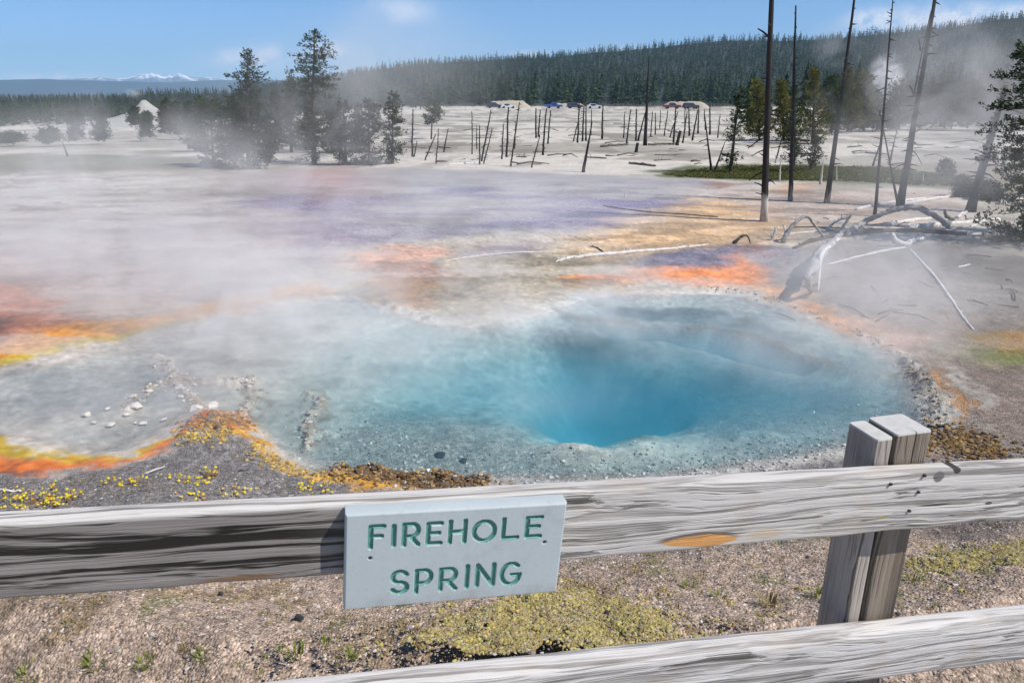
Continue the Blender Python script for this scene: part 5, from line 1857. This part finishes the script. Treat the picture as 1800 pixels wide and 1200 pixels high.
m_bank = simple_mat('cut_bank', (.40, .345, .27), .95, .25, .4, .5, 2)
for x0, x1, ytop, lab in ((852, 934, 177, 'pale bare cut bank behind the two leftmost parked cars'), (962, 1032, 182, 'low pale cut bank behind the blue pickup'), (1160, 1250, 179, 'pale cut bank behind the dark red pickup')):
    b = Builder()
    n = 26
    V = []
    rg = np.random.default_rng(int(x0))
    for k in range(n):
        x = x0 + (x1 - x0) * k / (n - 1)
        d = pix_dir(x, ytop); hh = math.hypot(d[0], d[1])
        u = np.array([d[0] / hh, d[1] / hh])
        gz = ground_z(*(u * 262))
        ht = (CAM_H + 262 * d[2] / hh - gz) * min(1, 5 * k / (n - 1) + .1, 5 * (n - 1 - k) / (n - 1) + .1) * rg.uniform(.9, 1.05)
        for r, f in ((261, 0), (262.2, .55), (263.0, .95), (265, 1.0), (272, .4), (276, -.2)):
            V.append((u[0] * r, u[1] * r, gz + ht * f - (.3 if f <= 0 else 0)))
    Q = [[k * 6 + j, (k + 1) * 6 + j, (k + 1) * 6 + j + 1, k * 6 + j + 1] for k in range(n - 1) for j in range(5)]
    b.add(np.array(V), np.array(Q))
    tag(link('earth_bank', b.mesh('earth_bank', m_bank, True)), lab, 'earth bank', 'cut banks behind the parked cars')

# the white geyser cone on the left flats
def geyser_cone():
    d = pix_dir(262, 190); hh = math.hypot(d[0], d[1])
    R_ = 215.0
    cx, cy = R_ * d[0] / hh, R_ * d[1] / hh
    gz = ground_z(cx, cy)
    s = R_ / FPX
    na, nr = 48, 22
    V = [(0, 0, 0)]
    top = (600 - 177)
    dt = pix_dir(256, 177)
    H = CAM_H + R_ * dt[2] / math.hypot(dt[0], dt[1]) - gz
    H *= 1.02
    rg = np.random.default_rng(3)
    V = []
    for r in range(nr):
        t = r / (nr - 1)
        for a in range(na):
            th = 2 * math.pi * a / na
            rad = s * (2.5 + 135 * t ** 1.05) * (1 + .2 * vnoise(np.array([math.cos(th) * 2 + 5]), np.array([math.sin(th) * 2 + 5]))[0])
            h = H * (.72 * math.exp(-t * 5.2) + .28 * (1 - t)) - (.5 if t == 1 else 0)
            h += .12 * rg.uniform(-1, 1) * (t > 0)
            V.append((rad * math.cos(th) * 1.0 - s * 6 * (1 - t), rad * math.sin(th), h))
    Q = [[r * na + a, (r + 1) * na + a, (r + 1) * na + (a + 1) % na, r * na + (a + 1) % na] for r in range(nr - 1) for a in range(na)]
    V.append((-s * 6, 0, H * .96))
    T = [[len(V) - 1, a, (a + 1) % na] for a in range(na)]
    me = mesh_from('geyser_cone', np.array(V), [np.array(Q), np.array(T)], simple_mat('white_sinter', (.36, .345, .32), .9, .18, .4, .4, 1.5), True)
    o = link('geyser_cone', me)
    o.location = (cx, cy, gz)
    tag(o, 'white geyser cone with a faint plume on the far left flats', 'geyser cone')
    return np.array([cx - s * 6, cy, gz + H])


CONE_TOP = geyser_cone()

# ------------------------------------------------------------------ near ground: stones, gravel, moss, grass, flowers
ICO = None


def ico():
    global ICO
    if ICO is None:
        bm = bmesh.new()
        bmesh.ops.create_icosphere(bm, subdivisions=1, radius=1)
        bm.verts.ensure_lookup_table()
        ICO = (np.array([v.co[:] for v in bm.verts]), np.array([[v.index for v in f.verts] for f in bm.faces]))
        bm.free()
    return ICO


def stone_mesh(name, r, seed, mat, flat_=.6, sub=3, rough=.35):
    bm = bmesh.new()
    bmesh.ops.create_icosphere(bm, subdivisions=sub, radius=1)
    V = np.array([v.co[:] for v in bm.verts])
    T = np.array([[v.index for v in f.verts] for f in bm.faces])
    bm.free()
    rg = np.random.default_rng(seed)
    # chop with random planes for facets
    for k in range(9):
        nrm = rg.normal(0, 1, 3); nrm /= np.linalg.norm(nrm)
        h = rg.uniform(.55, .85)
        dd = V @ nrm - h
        V = V - np.outer(np.maximum(dd, 0), nrm)
    V = V * (1 + rough * .4 * fbm(V[:, 0] * 3 + seed, V[:, 1] * 3 + V[:, 2] * 2, 3)[:, None])
    V = V * np.array([r, r * rg.uniform(.7, 1), r * flat_])
    return mesh_from(name, V, T, mat, False)


M['stone_dark'] = simple_mat('dark_stone', (.045, .042, .045), .8, .4, 30, .5, 120)
M['stone_pale'] = simple_mat('pale_stone', (.42, .40, .36), .85, .3, 30, .5, 120)
M['stone_tan'] = simple_mat('tan_stone', (.26, .20, .15), .85, .35, 30, .5, 120)
M['sinter_lump'] = simple_mat('sinter_lump', (.60, .57, .52), .85, .3, 14, .6, 60)
stones = ((526, 1088, 17, 'stone_dark', 'black stone on the gravel left of the sign\'s lower edge', .8), (1068, 1083, 16, 'stone_dark', 'dark pointed stone on the yellow moss below the rail', 1.0),
          (268, 1116, 10, 'stone_pale', 'small cream stone on the gravel at the lower left', .8), (154, 1178, 12, 'stone_tan', 'small brown and pale stone by the grass tuft near the bottom edge', .7),
          (1148, 938, 9, 'stone_dark', 'dark flat stone just under the rail beside the orange scar', .6), (1445, 1058, 9, 'stone_tan', 'little tan stone beside the foot of the post', .7),
          (425, 831, 16, 'stone_dark', 'dark hollow-looking stone on the crest of the grey gravel hump', .6), (388, 1043, 8, 'stone_dark', 'small black stone just beneath the dark end of the rail', .8),
          (1120, 1120, 12, 'stone_pale', 'pale flat stone at the right end of the yellow moss', .5), (936, 1148, 14, 'stone_tan', 'mauve-brown stone on the gravel above the bottom rail', .5),
          (1668, 838, 8, 'stone_pale', 'white chip on the brown gravel above the rail at the right', .5), (1745, 823, 10, 'stone_pale', 'long pale chip lying on the gravel at the right', .35))
for i, (px, py, w, mt, lab, fl_) in enumerate(stones):
    P = at(px, py)
    r = px_size(P, w) / 2 * 1.15
    o = link('stone', stone_mesh('stone', r, 300 + i, M[mt], fl_, 2))
    o.location = P + np.array([0, 0, r * fl_ * .45])
    o.rotation_euler = (0, 0, i * 1.3)
    tag(o, lab, 'stone', 'stones on the gravel')
lumps = ((343, 719, 26, 'larger white crust lump on the shelf behind the orange mound', .5), (372, 712, 24, 'white curled crust lump right of the larger one behind the orange mound', .7), (240, 714, 26, 'pinkish white crust lump on the grey shelf', .5),
         (222, 727, 14, 'small white crust lump under the pinkish one', .5), (152, 728, 18, 'white crust lump at the left of the grey shelf', .6), (195, 745, 15, 'white crust lump lying lowest on the grey shelf', .5),
         (165, 741, 11, 'flat grey lump left of the lowest white one', .4), (252, 743, 15, 'flat white lump between the pinkish one and the orange mound', .35), (288, 736, 12, 'flat white lump nearest the orange mound', .35), (238, 742, 8, 'tiny white lump left of a flat one', .4),
         (318, 696, 16, 'greyish lump below the crust ledge', .4), (262, 686, 16, 'thin white crust lump at the left of the crust ledge', .4), (190, 717, 12, 'grey lump between two white crust lumps', .4),
         (775, 789, 26, 'dark flat stone under the clear water', .3), (815, 798, 18, 'smaller dark flat stone under the clear water', .3))
for i, (px, py, w, lab, fl_) in enumerate(lumps):
    P = flat(px, py)
    P[2] = float(height(np.array([P[0]]), np.array([P[1]]))[0])
    r = px_size(P, w) / 2
    dark = 'dark' in lab
    o = link('crust_lump' if not dark else 'stone', stone_mesh('crust_lump', r, 400 + i, M['stone_dark' if dark else 'sinter_lump'], fl_, 3, .9))
    o.location = (P[0], P[1], P[2] + r * .2 if dark else max(P[2], -.01) + .005)
    o.rotation_euler = (0, 0, i * .9)
    tag(o, lab, 'stone' if dark else 'crust lump', 'crust lumps on the grey shelf' if not dark else 'dark stones under the water')


def scatter(name, n, where, rmin, rmax, cols, seed, power=2.5, sink=.35, squash=.7, mat_rough=.9):
    """many small pebbles in one mesh; where(rng) gives a ground point"""
    rg = np.random.default_rng(seed)
    V0, T0 = ico()
    lowV, lowT = V0, T0
    pts = where(rg, n)
    n = len(pts)
    r = rmin + (rmax - rmin) * rg.random(n) ** power
    sc_ = np.stack([r * rg.uniform(.7, 1.3, n), r * rg.uniform(.7, 1.3, n), r * squash * rg.uniform(.7, 1.2, n)], 1)
    ang = rg.uniform(0, 6.283, n)
    jit = 1 + .24 * rg.standard_normal((n, len(lowV), 1))
    P = lowV[None] * jit * sc_[:, None]
    c, s = np.cos(ang)[:, None], np.sin(ang)[:, None]
    W_ = np.stack([P[..., 0] * c - P[..., 1] * s, P[..., 0] * s + P[..., 1] * c, P[..., 2]], -1)
    W_ = W_ + pts[:, None] + np.stack([np.zeros(n), np.zeros(n), r * squash * (1 - 2 * sink)], 1)[:, None]
    T = (lowT[None] + (np.arange(n) * len(lowV))[:, None, None]).reshape(-1, 3)
    ci = rg.integers(len(cols), size=n)
    colr = np.array(cols)[ci] * rg.uniform(.75, 1.25, (n, 1))
    colr = np.repeat(colr, len(lowV), 0)
    m, t = new_mat(name)
    a = t.n('ShaderNodeAttribute', attribute_name='Col')
    b = t.n('ShaderNodeBsdfPrincipled', ins={'Base Color': a.outputs['Color'], 'Roughness': mat_rough})
    b.inputs['Specular IOR Level'].default_value = .3
    finish(t, b.outputs[0])
    me = mesh_from(name, W_.reshape(-1, 3), T, m, False, None, {'Col': colr})
    return tag(link(name, me), kind='stuff')


def near_points(px_lo, px_hi, py_lo, py_hi):
    """points spread evenly over the seen part of the bank between the given pixel rows, on the real ground"""
    def f(rg, n):
        P0 = flat(900, py_hi, .95); P1 = flat(900, py_lo, .0)
        y0, y1 = P0[1], P1[1]
        y = y0 + (y1 - y0) * rg.random(n * 3) ** 1.15
        x = (rg.random(n * 3) * 2 - 1) * .80 * y
        z = height(x, y)
        sb = sdf_poly(x, y, BANK)
        k = (sb > .12)
        x, y, z = x[k][:n], y[k][:n], z[k][:n]
        return np.stack([x, y, z], 1)
    return f


GREYS = [(.33, .27, .225), (.40, .33, .28), (.24, .20, .17), (.44, .38, .33), (.33, .255, .21), (.37, .28, .235), (.11, .095, .09), (.50, .46, .42), (.26, .20, .155)]
scatter('gravel', 22000, near_points(0, 1800, 850, 1260), .003, .0125, GREYS, 21, 3.2, .35, .55)


def moss(name, poly, n, seed, cols, gap=-.3):
    """cushions of moss: low rounded lumps close together"""
    rg = np.random.default_rng(seed)
    lo, hi = poly.min(0), poly.max(0)
    x = rg.uniform(lo[0] - .1, hi[0] + .1, n * 3); y = rg.uniform(lo[1] - .1, hi[1] + .1, n * 3)
    sd = sdf_poly(x, y, poly) + .45 * fbm(x * 5, y * 5, 4)
    k = (sd > .0) & (fbm(x * 9 + 4, y * 9, 3) > (gap if gap < -.05 else .04))
    x, y = x[k][:n], y[k][:n]
    z = height(x, y)
    pts = np.stack([x, y, z], 1)
    return scatter(name, len(pts), lambda r, m: pts, .004, .0125, cols, seed, 1.6, .42, .8, .95)


MOSSC = [(.36, .30, .09), (.29, .25, .08), (.42, .35, .12), (.23, .19, .08), (.31, .22, .10), (.38, .34, .15), (.28, .20, .11), (.34, .29, .22)]
moss('moss', MOSSES[0], 13000, 31, MOSSC)
moss('moss', MOSSES[1], 8000, 32, MOSSC)


moss('moss', _MOSS_WIDE[0], 2600, 33, MOSSC + [(.26, .15, .06), (.22, .13, .06)], -.02)
moss('moss', _MOSS_WIDE[1], 1400, 34, MOSSC, -.02)


def blade_clump(rg, n, h, spread, lean=.5, w=.0045):
    V, T = [], []
    for k in range(n):
        a = rg.uniform(0, 6.283)
        r = spread * math.sqrt(rg.random())
        b = np.array([r * math.cos(a), r * math.sin(a), -.01])
        dv = np.array([math.cos(a + rg.normal(0, .6)), math.sin(a + rg.normal(0, .6)), 0])
        l = h * rg.uniform(.5, 1.15)
        s = np.array([-dv[1], dv[0], 0]) * w * rg.uniform(.7, 1.3)
        m_ = b + np.array([0, 0, l * .6]) + dv * l * lean * .3
        e = b + np.array([0, 0, l * .9]) + dv * l * lean
        i = len(V)
        V += [b - s, b + s, m_ + s * .8, m_ - s * .8, e]
        T += [(i, i + 1, i + 2), (i, i + 2, i + 3), (i + 3, i + 2, i + 4)]
    return np.array(V), np.array(T)


def grass_mat(name, a, bcol):
    m, t = new_mat(name)
    g = t.n('ShaderNodeNewGeometry')
    c = t.mix(t.noise(g.outputs['Position'], 45, 3), a, bcol)
    d = t.n('ShaderNodeBsdfDiffuse', ins={'Color': c})
    tr = t.n('ShaderNodeBsdfTranslucent', ins={'Color': c})
    mx = t.n('ShaderNodeMixShader', ins={0: .35, 1: d.outputs[0], 2: tr.outputs[0]})
    finish(t, mx.outputs[0])
    return m


M['grass'] = grass_mat('grass_blades', (.12, .17, .02), (.32, .34, .07))
M['dry_grass'] = grass_mat('dry_grass_blades', (.20, .16, .06), (.42, .34, .16))
tufts = ((172, 1170, 52, 'grass tuft with a small stone, left of the lower left corner of the sign\'s shadow'), (58, 1192, 60, 'largest bright grass tuft, at the bottom left border'), (255, 1168, 44, 'low grass tuft right of the one with a small stone'),
         (358, 1156, 40, 'upright grass tuft on the bare gravel, straight above the end of the bottom rail'), (520, 1148, 46, 'spreading grass tuft below the black stone'), (620, 1150, 34, 'upright bright grass tuft below the sign'),
         (572, 1128, 24, 'small thin grass tuft between the spreading one and the sign'), (1608, 1024, 40, 'grass tuft touching the right side of the post'), (1212, 1036, 36, 'small grass tuft midway between sign and post'),
         (1262, 1052, 36, 'small grass tuft right of the one midway between sign and post'), (1352, 1062, 46, 'reddish green tuft left of the post'), (1438, 1048, 38, 'grass tuft at the left side of the post'),
         (1045, 1160, 40, 'green tuft at the edge of the bottom rail under the moss'), (328, 1142, 26, 'thin dry tuft left of the upright one'))
for i, (px, py, w, lab) in enumerate(tufts):
    P = at(px, py)
    s = px_size(P, w)
    rg = np.random.default_rng(500 + i)
    V, T = blade_clump(rg, 46, s * .55, s * .34, .55, s * .022)
    o = link('grass_tuft', mesh_from('grass_tuft', V, T, M['dry_grass' if 'dry' in lab or 'reddish' in lab else 'grass']))
    o.location = P
    tag(o, lab, 'grass tuft', 'grass tufts on the gravel')

# sparse thin grass and weeds nobody could count
def loose_grass(name, n, where, h, mat, seed, per=7):
    rg = np.random.default_rng(seed)
    pts = where(rg, n)
    k = fbm(pts[:, 0] * 1.4 + seed, pts[:, 1] * 1.4, 3) > .02
    pts = pts[k]
    VV, TT, m = [], [], 0
    for p in pts:
        V, T = blade_clump(rg, per, h * rg.uniform(.5, 1.2), .02, .7, .0028)
        VV.append(V + p); TT.append(T + m); m += len(V)
    return tag(link(name, mesh_from(name, np.concatenate(VV), np.concatenate(TT), mat)), kind='stuff')


loose_grass('grass', 1900, near_points(0, 1800, 850, 1260), .035, M['dry_grass'], 41)
loose_grass('grass', 700, near_points(0, 1800, 850, 1260), .03, M['grass'], 42)

# the green bank beyond the runoff
bank_poly = flat_poly([(1165, 306), (1260, 294), (1400, 292), (1560, 298), (1680, 312), (1700, 330), (1640, 328), (1500, 320), (1330, 316), (1190, 310)])


def in_poly(poly, n):
    def f(rg, n_):
        lo, hi = poly.min(0), poly.max(0)
        x = rg.uniform(lo[0], hi[0], n * 4); y = rg.uniform(lo[1], hi[1], n * 4)
        k = sdf_poly(x, y, poly) > 0
        x, y = x[k][:n], y[k][:n]
        return np.stack([x, y, height(x, y)], 1)
    return f


M['bank_grass'] = grass_mat('bank_grass_blades', (.07, .085, .022), (.19, .185, .065))
rg_ = np.random.default_rng(43)
pts = in_poly(bank_poly, 4200)(rg_, 0)
VV, TT, m_ = [], [], 0
for p in pts:
    V, T = blade_clump(rg_, 6, .13 * rg_.uniform(.4, 1.3), .10, .6, .016)
    VV.append(V + p); TT.append(T + m_); m_ += len(V)
tag(link('grass', mesh_from('grass', np.concatenate(VV), np.concatenate(TT), M['bank_grass'])), kind='stuff')

# yellow flowers
M['petal'] = simple_mat('yellow_petal', (.62, .48, .015), .6, .15, 50)
M['petal_orange'] = simple_mat('orange_petal', (.50, .24, .02), .6, .2, 50)
M['stem'] = simple_mat('flower_stem', (.20, .11, .05), .8, .3, 50)


def flower_clump(seed, n, spread, s):
    rg = np.random.default_rng(seed)
    b = Builder()
    b.add(np.array([[0, 0, -.004]] + [[spread * 1.6 * math.cos(q * .3142) * rg.uniform(.7, 1.1), spread * 1.1 * math.sin(q * .3142) * rg.uniform(.7, 1.1), -.03] for q in range(20)]), None, np.array([[0, 1 + q, 1 + (q + 1) % 20] for q in range(20)]), m=2)
    for k in range(n):
        a, r = rg.uniform(0, 6.283), spread * math.sqrt(rg.random())
        x, y = r * math.cos(a) * 1.5, r * math.sin(a)
        h = s * rg.uniform(.6, 2.2)
        tip = np.array([x + rg.normal(0, .2 * h), y + rg.normal(0, .2 * h), h])
        b.tube([(x, y, -.02), tip], [s * .07, s * .05], 3, m=2, caps=False)
        nm = np.array([rg.normal(0, .5), rg.normal(-.5, .4), 1.0]); nm /= np.linalg.norm(nm)
        u = np.cross(nm, [1, 0, .1]); u /= np.linalg.norm(u); v = np.cross(nm, u)
        V = [tip + nm * s * .08]
        for q in range(10):
            th = q * .6283
            rr = s * (.55 if q % 2 == 0 else .30) * rg.uniform(.85, 1.1)
            V.append(tip + u * rr * math.cos(th) + v * rr * math.sin(th))
        b.add(np.array(V), None, np.array([[0, 1 + q, 1 + (q + 1) % 10] for q in range(10)]), m=int(rg.random() < .18))
    return b.mesh('flower_clump', [M['petal'], M['petal_orange'], M['stem']])


fl_px = ((8, 888, 60, 26, 'dense patch of yellow and orange flowers at the left border above the rail'), (60, 884, 50, 16, 'yellow flowers just right of the dense patch at the left border'), (98, 880, 50, 22, 'dense yellow flowers between the left border and the bare gravel'),
         (128, 876, 26, 7, 'few yellow flowers at the right end of the dense left patch'), (200, 852, 30, 9, 'upright yellow flowers high on the bank, left of the gravel hump'), (248, 848, 28, 7, 'yellow flowers beside the upright ones, nearer the gravel hump'),
         (345, 850, 40, 15, 'tallest yellow flower clump, below the orange mound'), (334, 878, 34, 11, 'yellow flowers touching the rail under the tallest clump'), (370, 832, 24, 7, 'yellow flowers on the slope of the gravel hump'),
         (404, 870, 32, 8, 'yellow flowers at the rail right of the tallest clump'), (436, 868, 22, 6, 'last few yellow flowers right of the gravel hump'), (556, 864, 46, 14, 'low yellow flowers near the orange crust and the sign'),
         (88, 858, 20, 4, 'three yellow flowers by the pale stick at the upper left of the bank'), (310, 842, 20, 4, 'few yellow flowers left of the tallest clump'), (20, 868, 30, 6, 'scattered yellow flowers above the dense patch at the left border'))
for i, (px, py, w, n, lab) in enumerate(fl_px):
    P = at(px, py)
    o = link('flower_clump', flower_clump(600 + i, int(n * 1.9), px_size(P, w) / 1.9, px_size(P, 5.6)))
    o.location = P
    tag(o, lab, 'flowers', 'yellow flowers on the gravel bank')
fallen([(0, 861), (20, 864), (42, 862)], [5, 5, 4], 'pale stick lying on the gravel bank at the left border', 'log_white', 90, None, name='stick', cat='branch')
fallen([(256, 832), (272, 826), (290, 820)], [2, 3, 2], 'thin grey stick on the gravel hump', 'log_white', 91, None, name='stick', cat='branch')


# brown pebbly crust along the shore
def along(lines, width, n):
    def f(rg, n_):
        out_ = []
        for ln in lines:
            seg = np.linalg.norm(np.diff(ln, axis=0), axis=1)
            cum = np.concatenate([[0], np.cumsum(seg)]); L = cum[-1]
            t = rg.random(n) * L
            x = np.interp(t, cum, ln[:, 0]) + rg.normal(0, width, n)
            y = np.interp(t, cum, ln[:, 1]) + rg.normal(0, width, n)
            out_.append(np.stack([x, y, height(x, y)], 1))
        return np.concatenate(out_)
    return f


BROWNS = [(.17, .095, .035), (.24, .14, .05), (.10, .065, .035), (.30, .20, .08), (.13, .10, .07)]
scatter('pebbly_crust', 0, along([flat_poly([(600, 830), (660, 836), (740, 842), (800, 850), (856, 856)])], .10, 700), .008, .026, BROWNS, 51, 1.5)
scatter('pebbly_crust', 0, along([flat_poly([(1640, 770), (1670, 782), (1690, 796), (1720, 812)])], .22, 1000), .008, .028, BROWNS, 52, 1.5)
scatter('pebbly_crust', 0, along([flat_poly([(1590, 640), (1630, 690), (1640, 745), (1600, 775)]), flat_poly([(1235, 510), (1310, 516), (1390, 540), (1480, 575), (1560, 610), (1600, 645)])], .07, 300), .006, .022, [(.30, .26, .22), (.40, .33, .26), (.22, .18, .14), (.42, .32, .20)], 53, 2.2)
scatter('pebbly_crust', 0, along([flat_poly([(440, 800), (500, 826), (560, 838), (600, 846)]), flat_poly([(330, 790), (360, 782), (410, 784)])], .07, 260), .007, .024, [(.42, .27, .06), (.30, .20, .06), (.20, .17, .14), (.50, .36, .10)], 54, 1.5)
scatter('shelf_grit', 0, along([flat_poly([(560, 740), (700, 790), (860, 820), (1050, 826), (1250, 812), (1420, 780), (1560, 740)]), flat_poly([(620, 790), (800, 826), (1000, 836), (1300, 822), (1500, 775)])], .34, 1500), .004, .022,
        [(.30, .32, .31), (.40, .42, .41), (.20, .22, .21), (.48, .50, .48)], 55, 3.0)

scatter('crust_bits', 0, along([c[0] for c in CRUSTS[:4]] + [CRUSTS[5][0]], .06, 170), .008, .035, [(.34, .29, .24), (.44, .40, .35), (.26, .21, .17), (.50, .47, .43)], 56, 2.0, .45, .5)
scatter('crust_bits', 0, along([flat_poly([(330, 775), (345, 750), (370, 740), (400, 742), (425, 765)]), flat_poly([(345, 765), (400, 765)])], .10, 220), .008, .034, [(.30, .14, .04), (.42, .22, .06), (.18, .12, .07), (.24, .19, .15)], 57, 2.0, .45, .6)


# dead twigs strewn over the white plain
def strewn():
    rg = np.random.default_rng(61)
    b = Builder()
    k = 0
    while k < 150:
        p = at(rg.uniform(600, 1800), rg.uniform(205, 292)) if k > 45 else at(rg.uniform(1380, 1800), rg.uniform(340, 560))
        L = rg.uniform(.3, 1.6) * (1 + np.linalg.norm(p) / 90) * (.45 if k <= 45 else 1)
        a = rg.normal(0, .7) if k > 45 else rg.uniform(0, 6.283)
        dv = np.array([math.cos(a), math.sin(a), 0]) * L / 2
        r = rg.uniform(.012, .045) * (.4 if k <= 45 else 1)
        b.tube([p - dv + [0, 0, r], p + rg.normal(0, .05, 3) * L + [0, 0, r * 2], p + dv + [0, 0, r]], [r, r, r * .5], 4)
        k += 1
    V = np.concatenate(b.V)
    tag(link('dead_twigs', b.mesh('dead_twigs', M['log_dark_and_shade'], True)), kind='stuff')


strewn()

# ------------------------------------------------------------------ air and steam
def air():
    m, t = new_mat('haze')
    v = t.n('ShaderNodeVolumePrincipled', ins={'Color': (.50, .74, 1.0, 1), 'Density': HAZE, 'Anisotropy': 0.0})
    finish(t, None, v.outputs[0])
    b = Builder()
    x, y0, y1, z0, z1 = 8200, -120, 8600, -140, 470
    V = [(-x, y0, z0), (x, y0, z0), (x, y1, z0), (-x, y1, z0), (-x, y0, z1), (x, y0, z1), (x, y1, z1), (-x, y1, z1)]
    Q = [(0, 3, 2, 1), (4, 5, 6, 7), (0, 1, 5, 4), (1, 2, 6, 5), (2, 3, 7, 6), (3, 0, 4, 7)]
    b.add(np.array(V, float), np.array(Q))
    tag(link('haze', b.mesh('haze', m)), kind='stuff')


HAZE = 1.5e-4
air()

STEAMS = {}


def puff(px, py, dist, z, rx, ry, rz, density, scale=.55, lo=.38, hi=.70, base=.25):
    """soft steam drifting at dist metres from the eye in the direction of the pixel, centre at height z"""
    d = pix_dir(px, py); hh = math.hypot(d[0], d[1])
    key = (density, scale, lo, hi, base)
    if key not in STEAMS:
        STEAMS[key] = steam_material('steam', density, scale, lo, hi, base)
    bm = bmesh.new()
    bmesh.ops.create_icosphere(bm, subdivisions=3, radius=1)
    me = bpy.data.meshes.new('steam')
    bm.to_mesh(me); bm.free()
    me.materials.append(STEAMS[key])
    o = link('steam', me)
    o.location = (dist * d[0] / hh, dist * d[1] / hh, z)
    o.scale = (rx, ry, rz)
    return tag(o, kind='stuff')


# low veil over the left of the runoff and the pool
puff(330, 420, 14.5, .4, 5.0, 4.5, 1.5, .40, .55, .36, .66, .12)
puff(30, 380, 17, .5, 6.5, 4.5, 1.6, .26, .45, .36, .66, .12)
puff(470, 500, 11.2, .35, 3.2, 2.8, 1.2, .62, .8, .36, .66, .10)
puff(640, 570, 9.2, .25, 2.6, 1.7, .75, .72, 1.0, .38, .66, .06)
puff(300, 610, 8.6, .25, 2.4, 1.3, .7, .36, .9, .38, .66, .08)
puff(820, 345, 21, .5, 8.5, 5.5, 1.6, .16, .4, .36, .66, .10)
puff(930, 520, 10.6, .25, 2.8, 1.5, .6, .70, 1.0, .38, .66, .05)
puff(1180, 560, 9.8, .2, 2.0, 1.0, .45, .45, 1.0, .38, .66, .05)
puff(1440, 570, 10.3, .3, 2.6, 1.9, .9, .55, .9, .38, .66, .08)
puff(1580, 500, 13.0, .5, 3.4, 2.6, 1.3, .38, .6, .38, .66, .10)
puff(930, 650, 7.9, .15, 1.8, .9, .45, .35, 1.1, .38, .66, .05)
# torn wisps that rise from the water
puff(520, 330, 19, 1.6, 4.0, 2.5, 2.4, .34, .6, .47, .66, .0)
puff(250, 300, 22, 1.6, 5.0, 3.0, 2.4, .26, .5, .47, .66, .0)
puff(760, 470, 12.5, .8, 2.6, 1.8, 1.4, .55, .9, .47, .64, .0)
puff(420, 560, 9.8, .7, 2.4, 1.4, 1.2, .60, 1.0, .47, .64, .0)
puff(1120, 540, 10.4, .6, 2.6, 1.3, 1.0, .50, 1.0, .47, .64, .0)
puff(1500, 520, 11.5, .8, 2.6, 1.7, 1.3, .50, .9, .47, .64, .0)
puff(1640, 210, 24, 3.0, 4.5, 2.5, 3.4, .26, .45, .46, .66, .0)
puff(150, 660, 8.0, .25, 2.4, 1.2, .55, .30, .9, .40, .66, .03)
# drifting banks before the trees
puff(600, 180, 27, 2.8, 8, 4, 3.4, .075, .32, .40, .66, .05)
puff(690, 150, 44, 5, 9, 5, 5, .07, .2)
puff(60, 250, 30, 1.4, 11, 6, 2.4, .10, .3, .36, .66, .12)
puff(1700, 190, 27, 3.2, 4.8, 3.5, 3.6, .20, .35, .40, .68, .08)
puff(1640, 300, 20, 1.6, 4, 3, 1.8, .15, .5)
puff(1790, 440, 14, .6, 2.2, 2.0, 1.2, .14, .6)
# distant vents
puff(1558, 128, 88, 4.6, 2.4, 2.0, 3.2, 1.6, .9, .42, .62, .03)
puff(1575, 138, 89, 3.6, 1.8, 1.6, 2.2, 1.4, 1.1, .42, .62, .03)
puff(1470, 84, 300, 20, 15, 8, 11, .05, .12, .4, .65, .02)
o = puff(236, 168, 214, CONE_TOP[2] + 1.6, 3.2, 2.0, 1.7, .35, .7, .42, .68, .02)
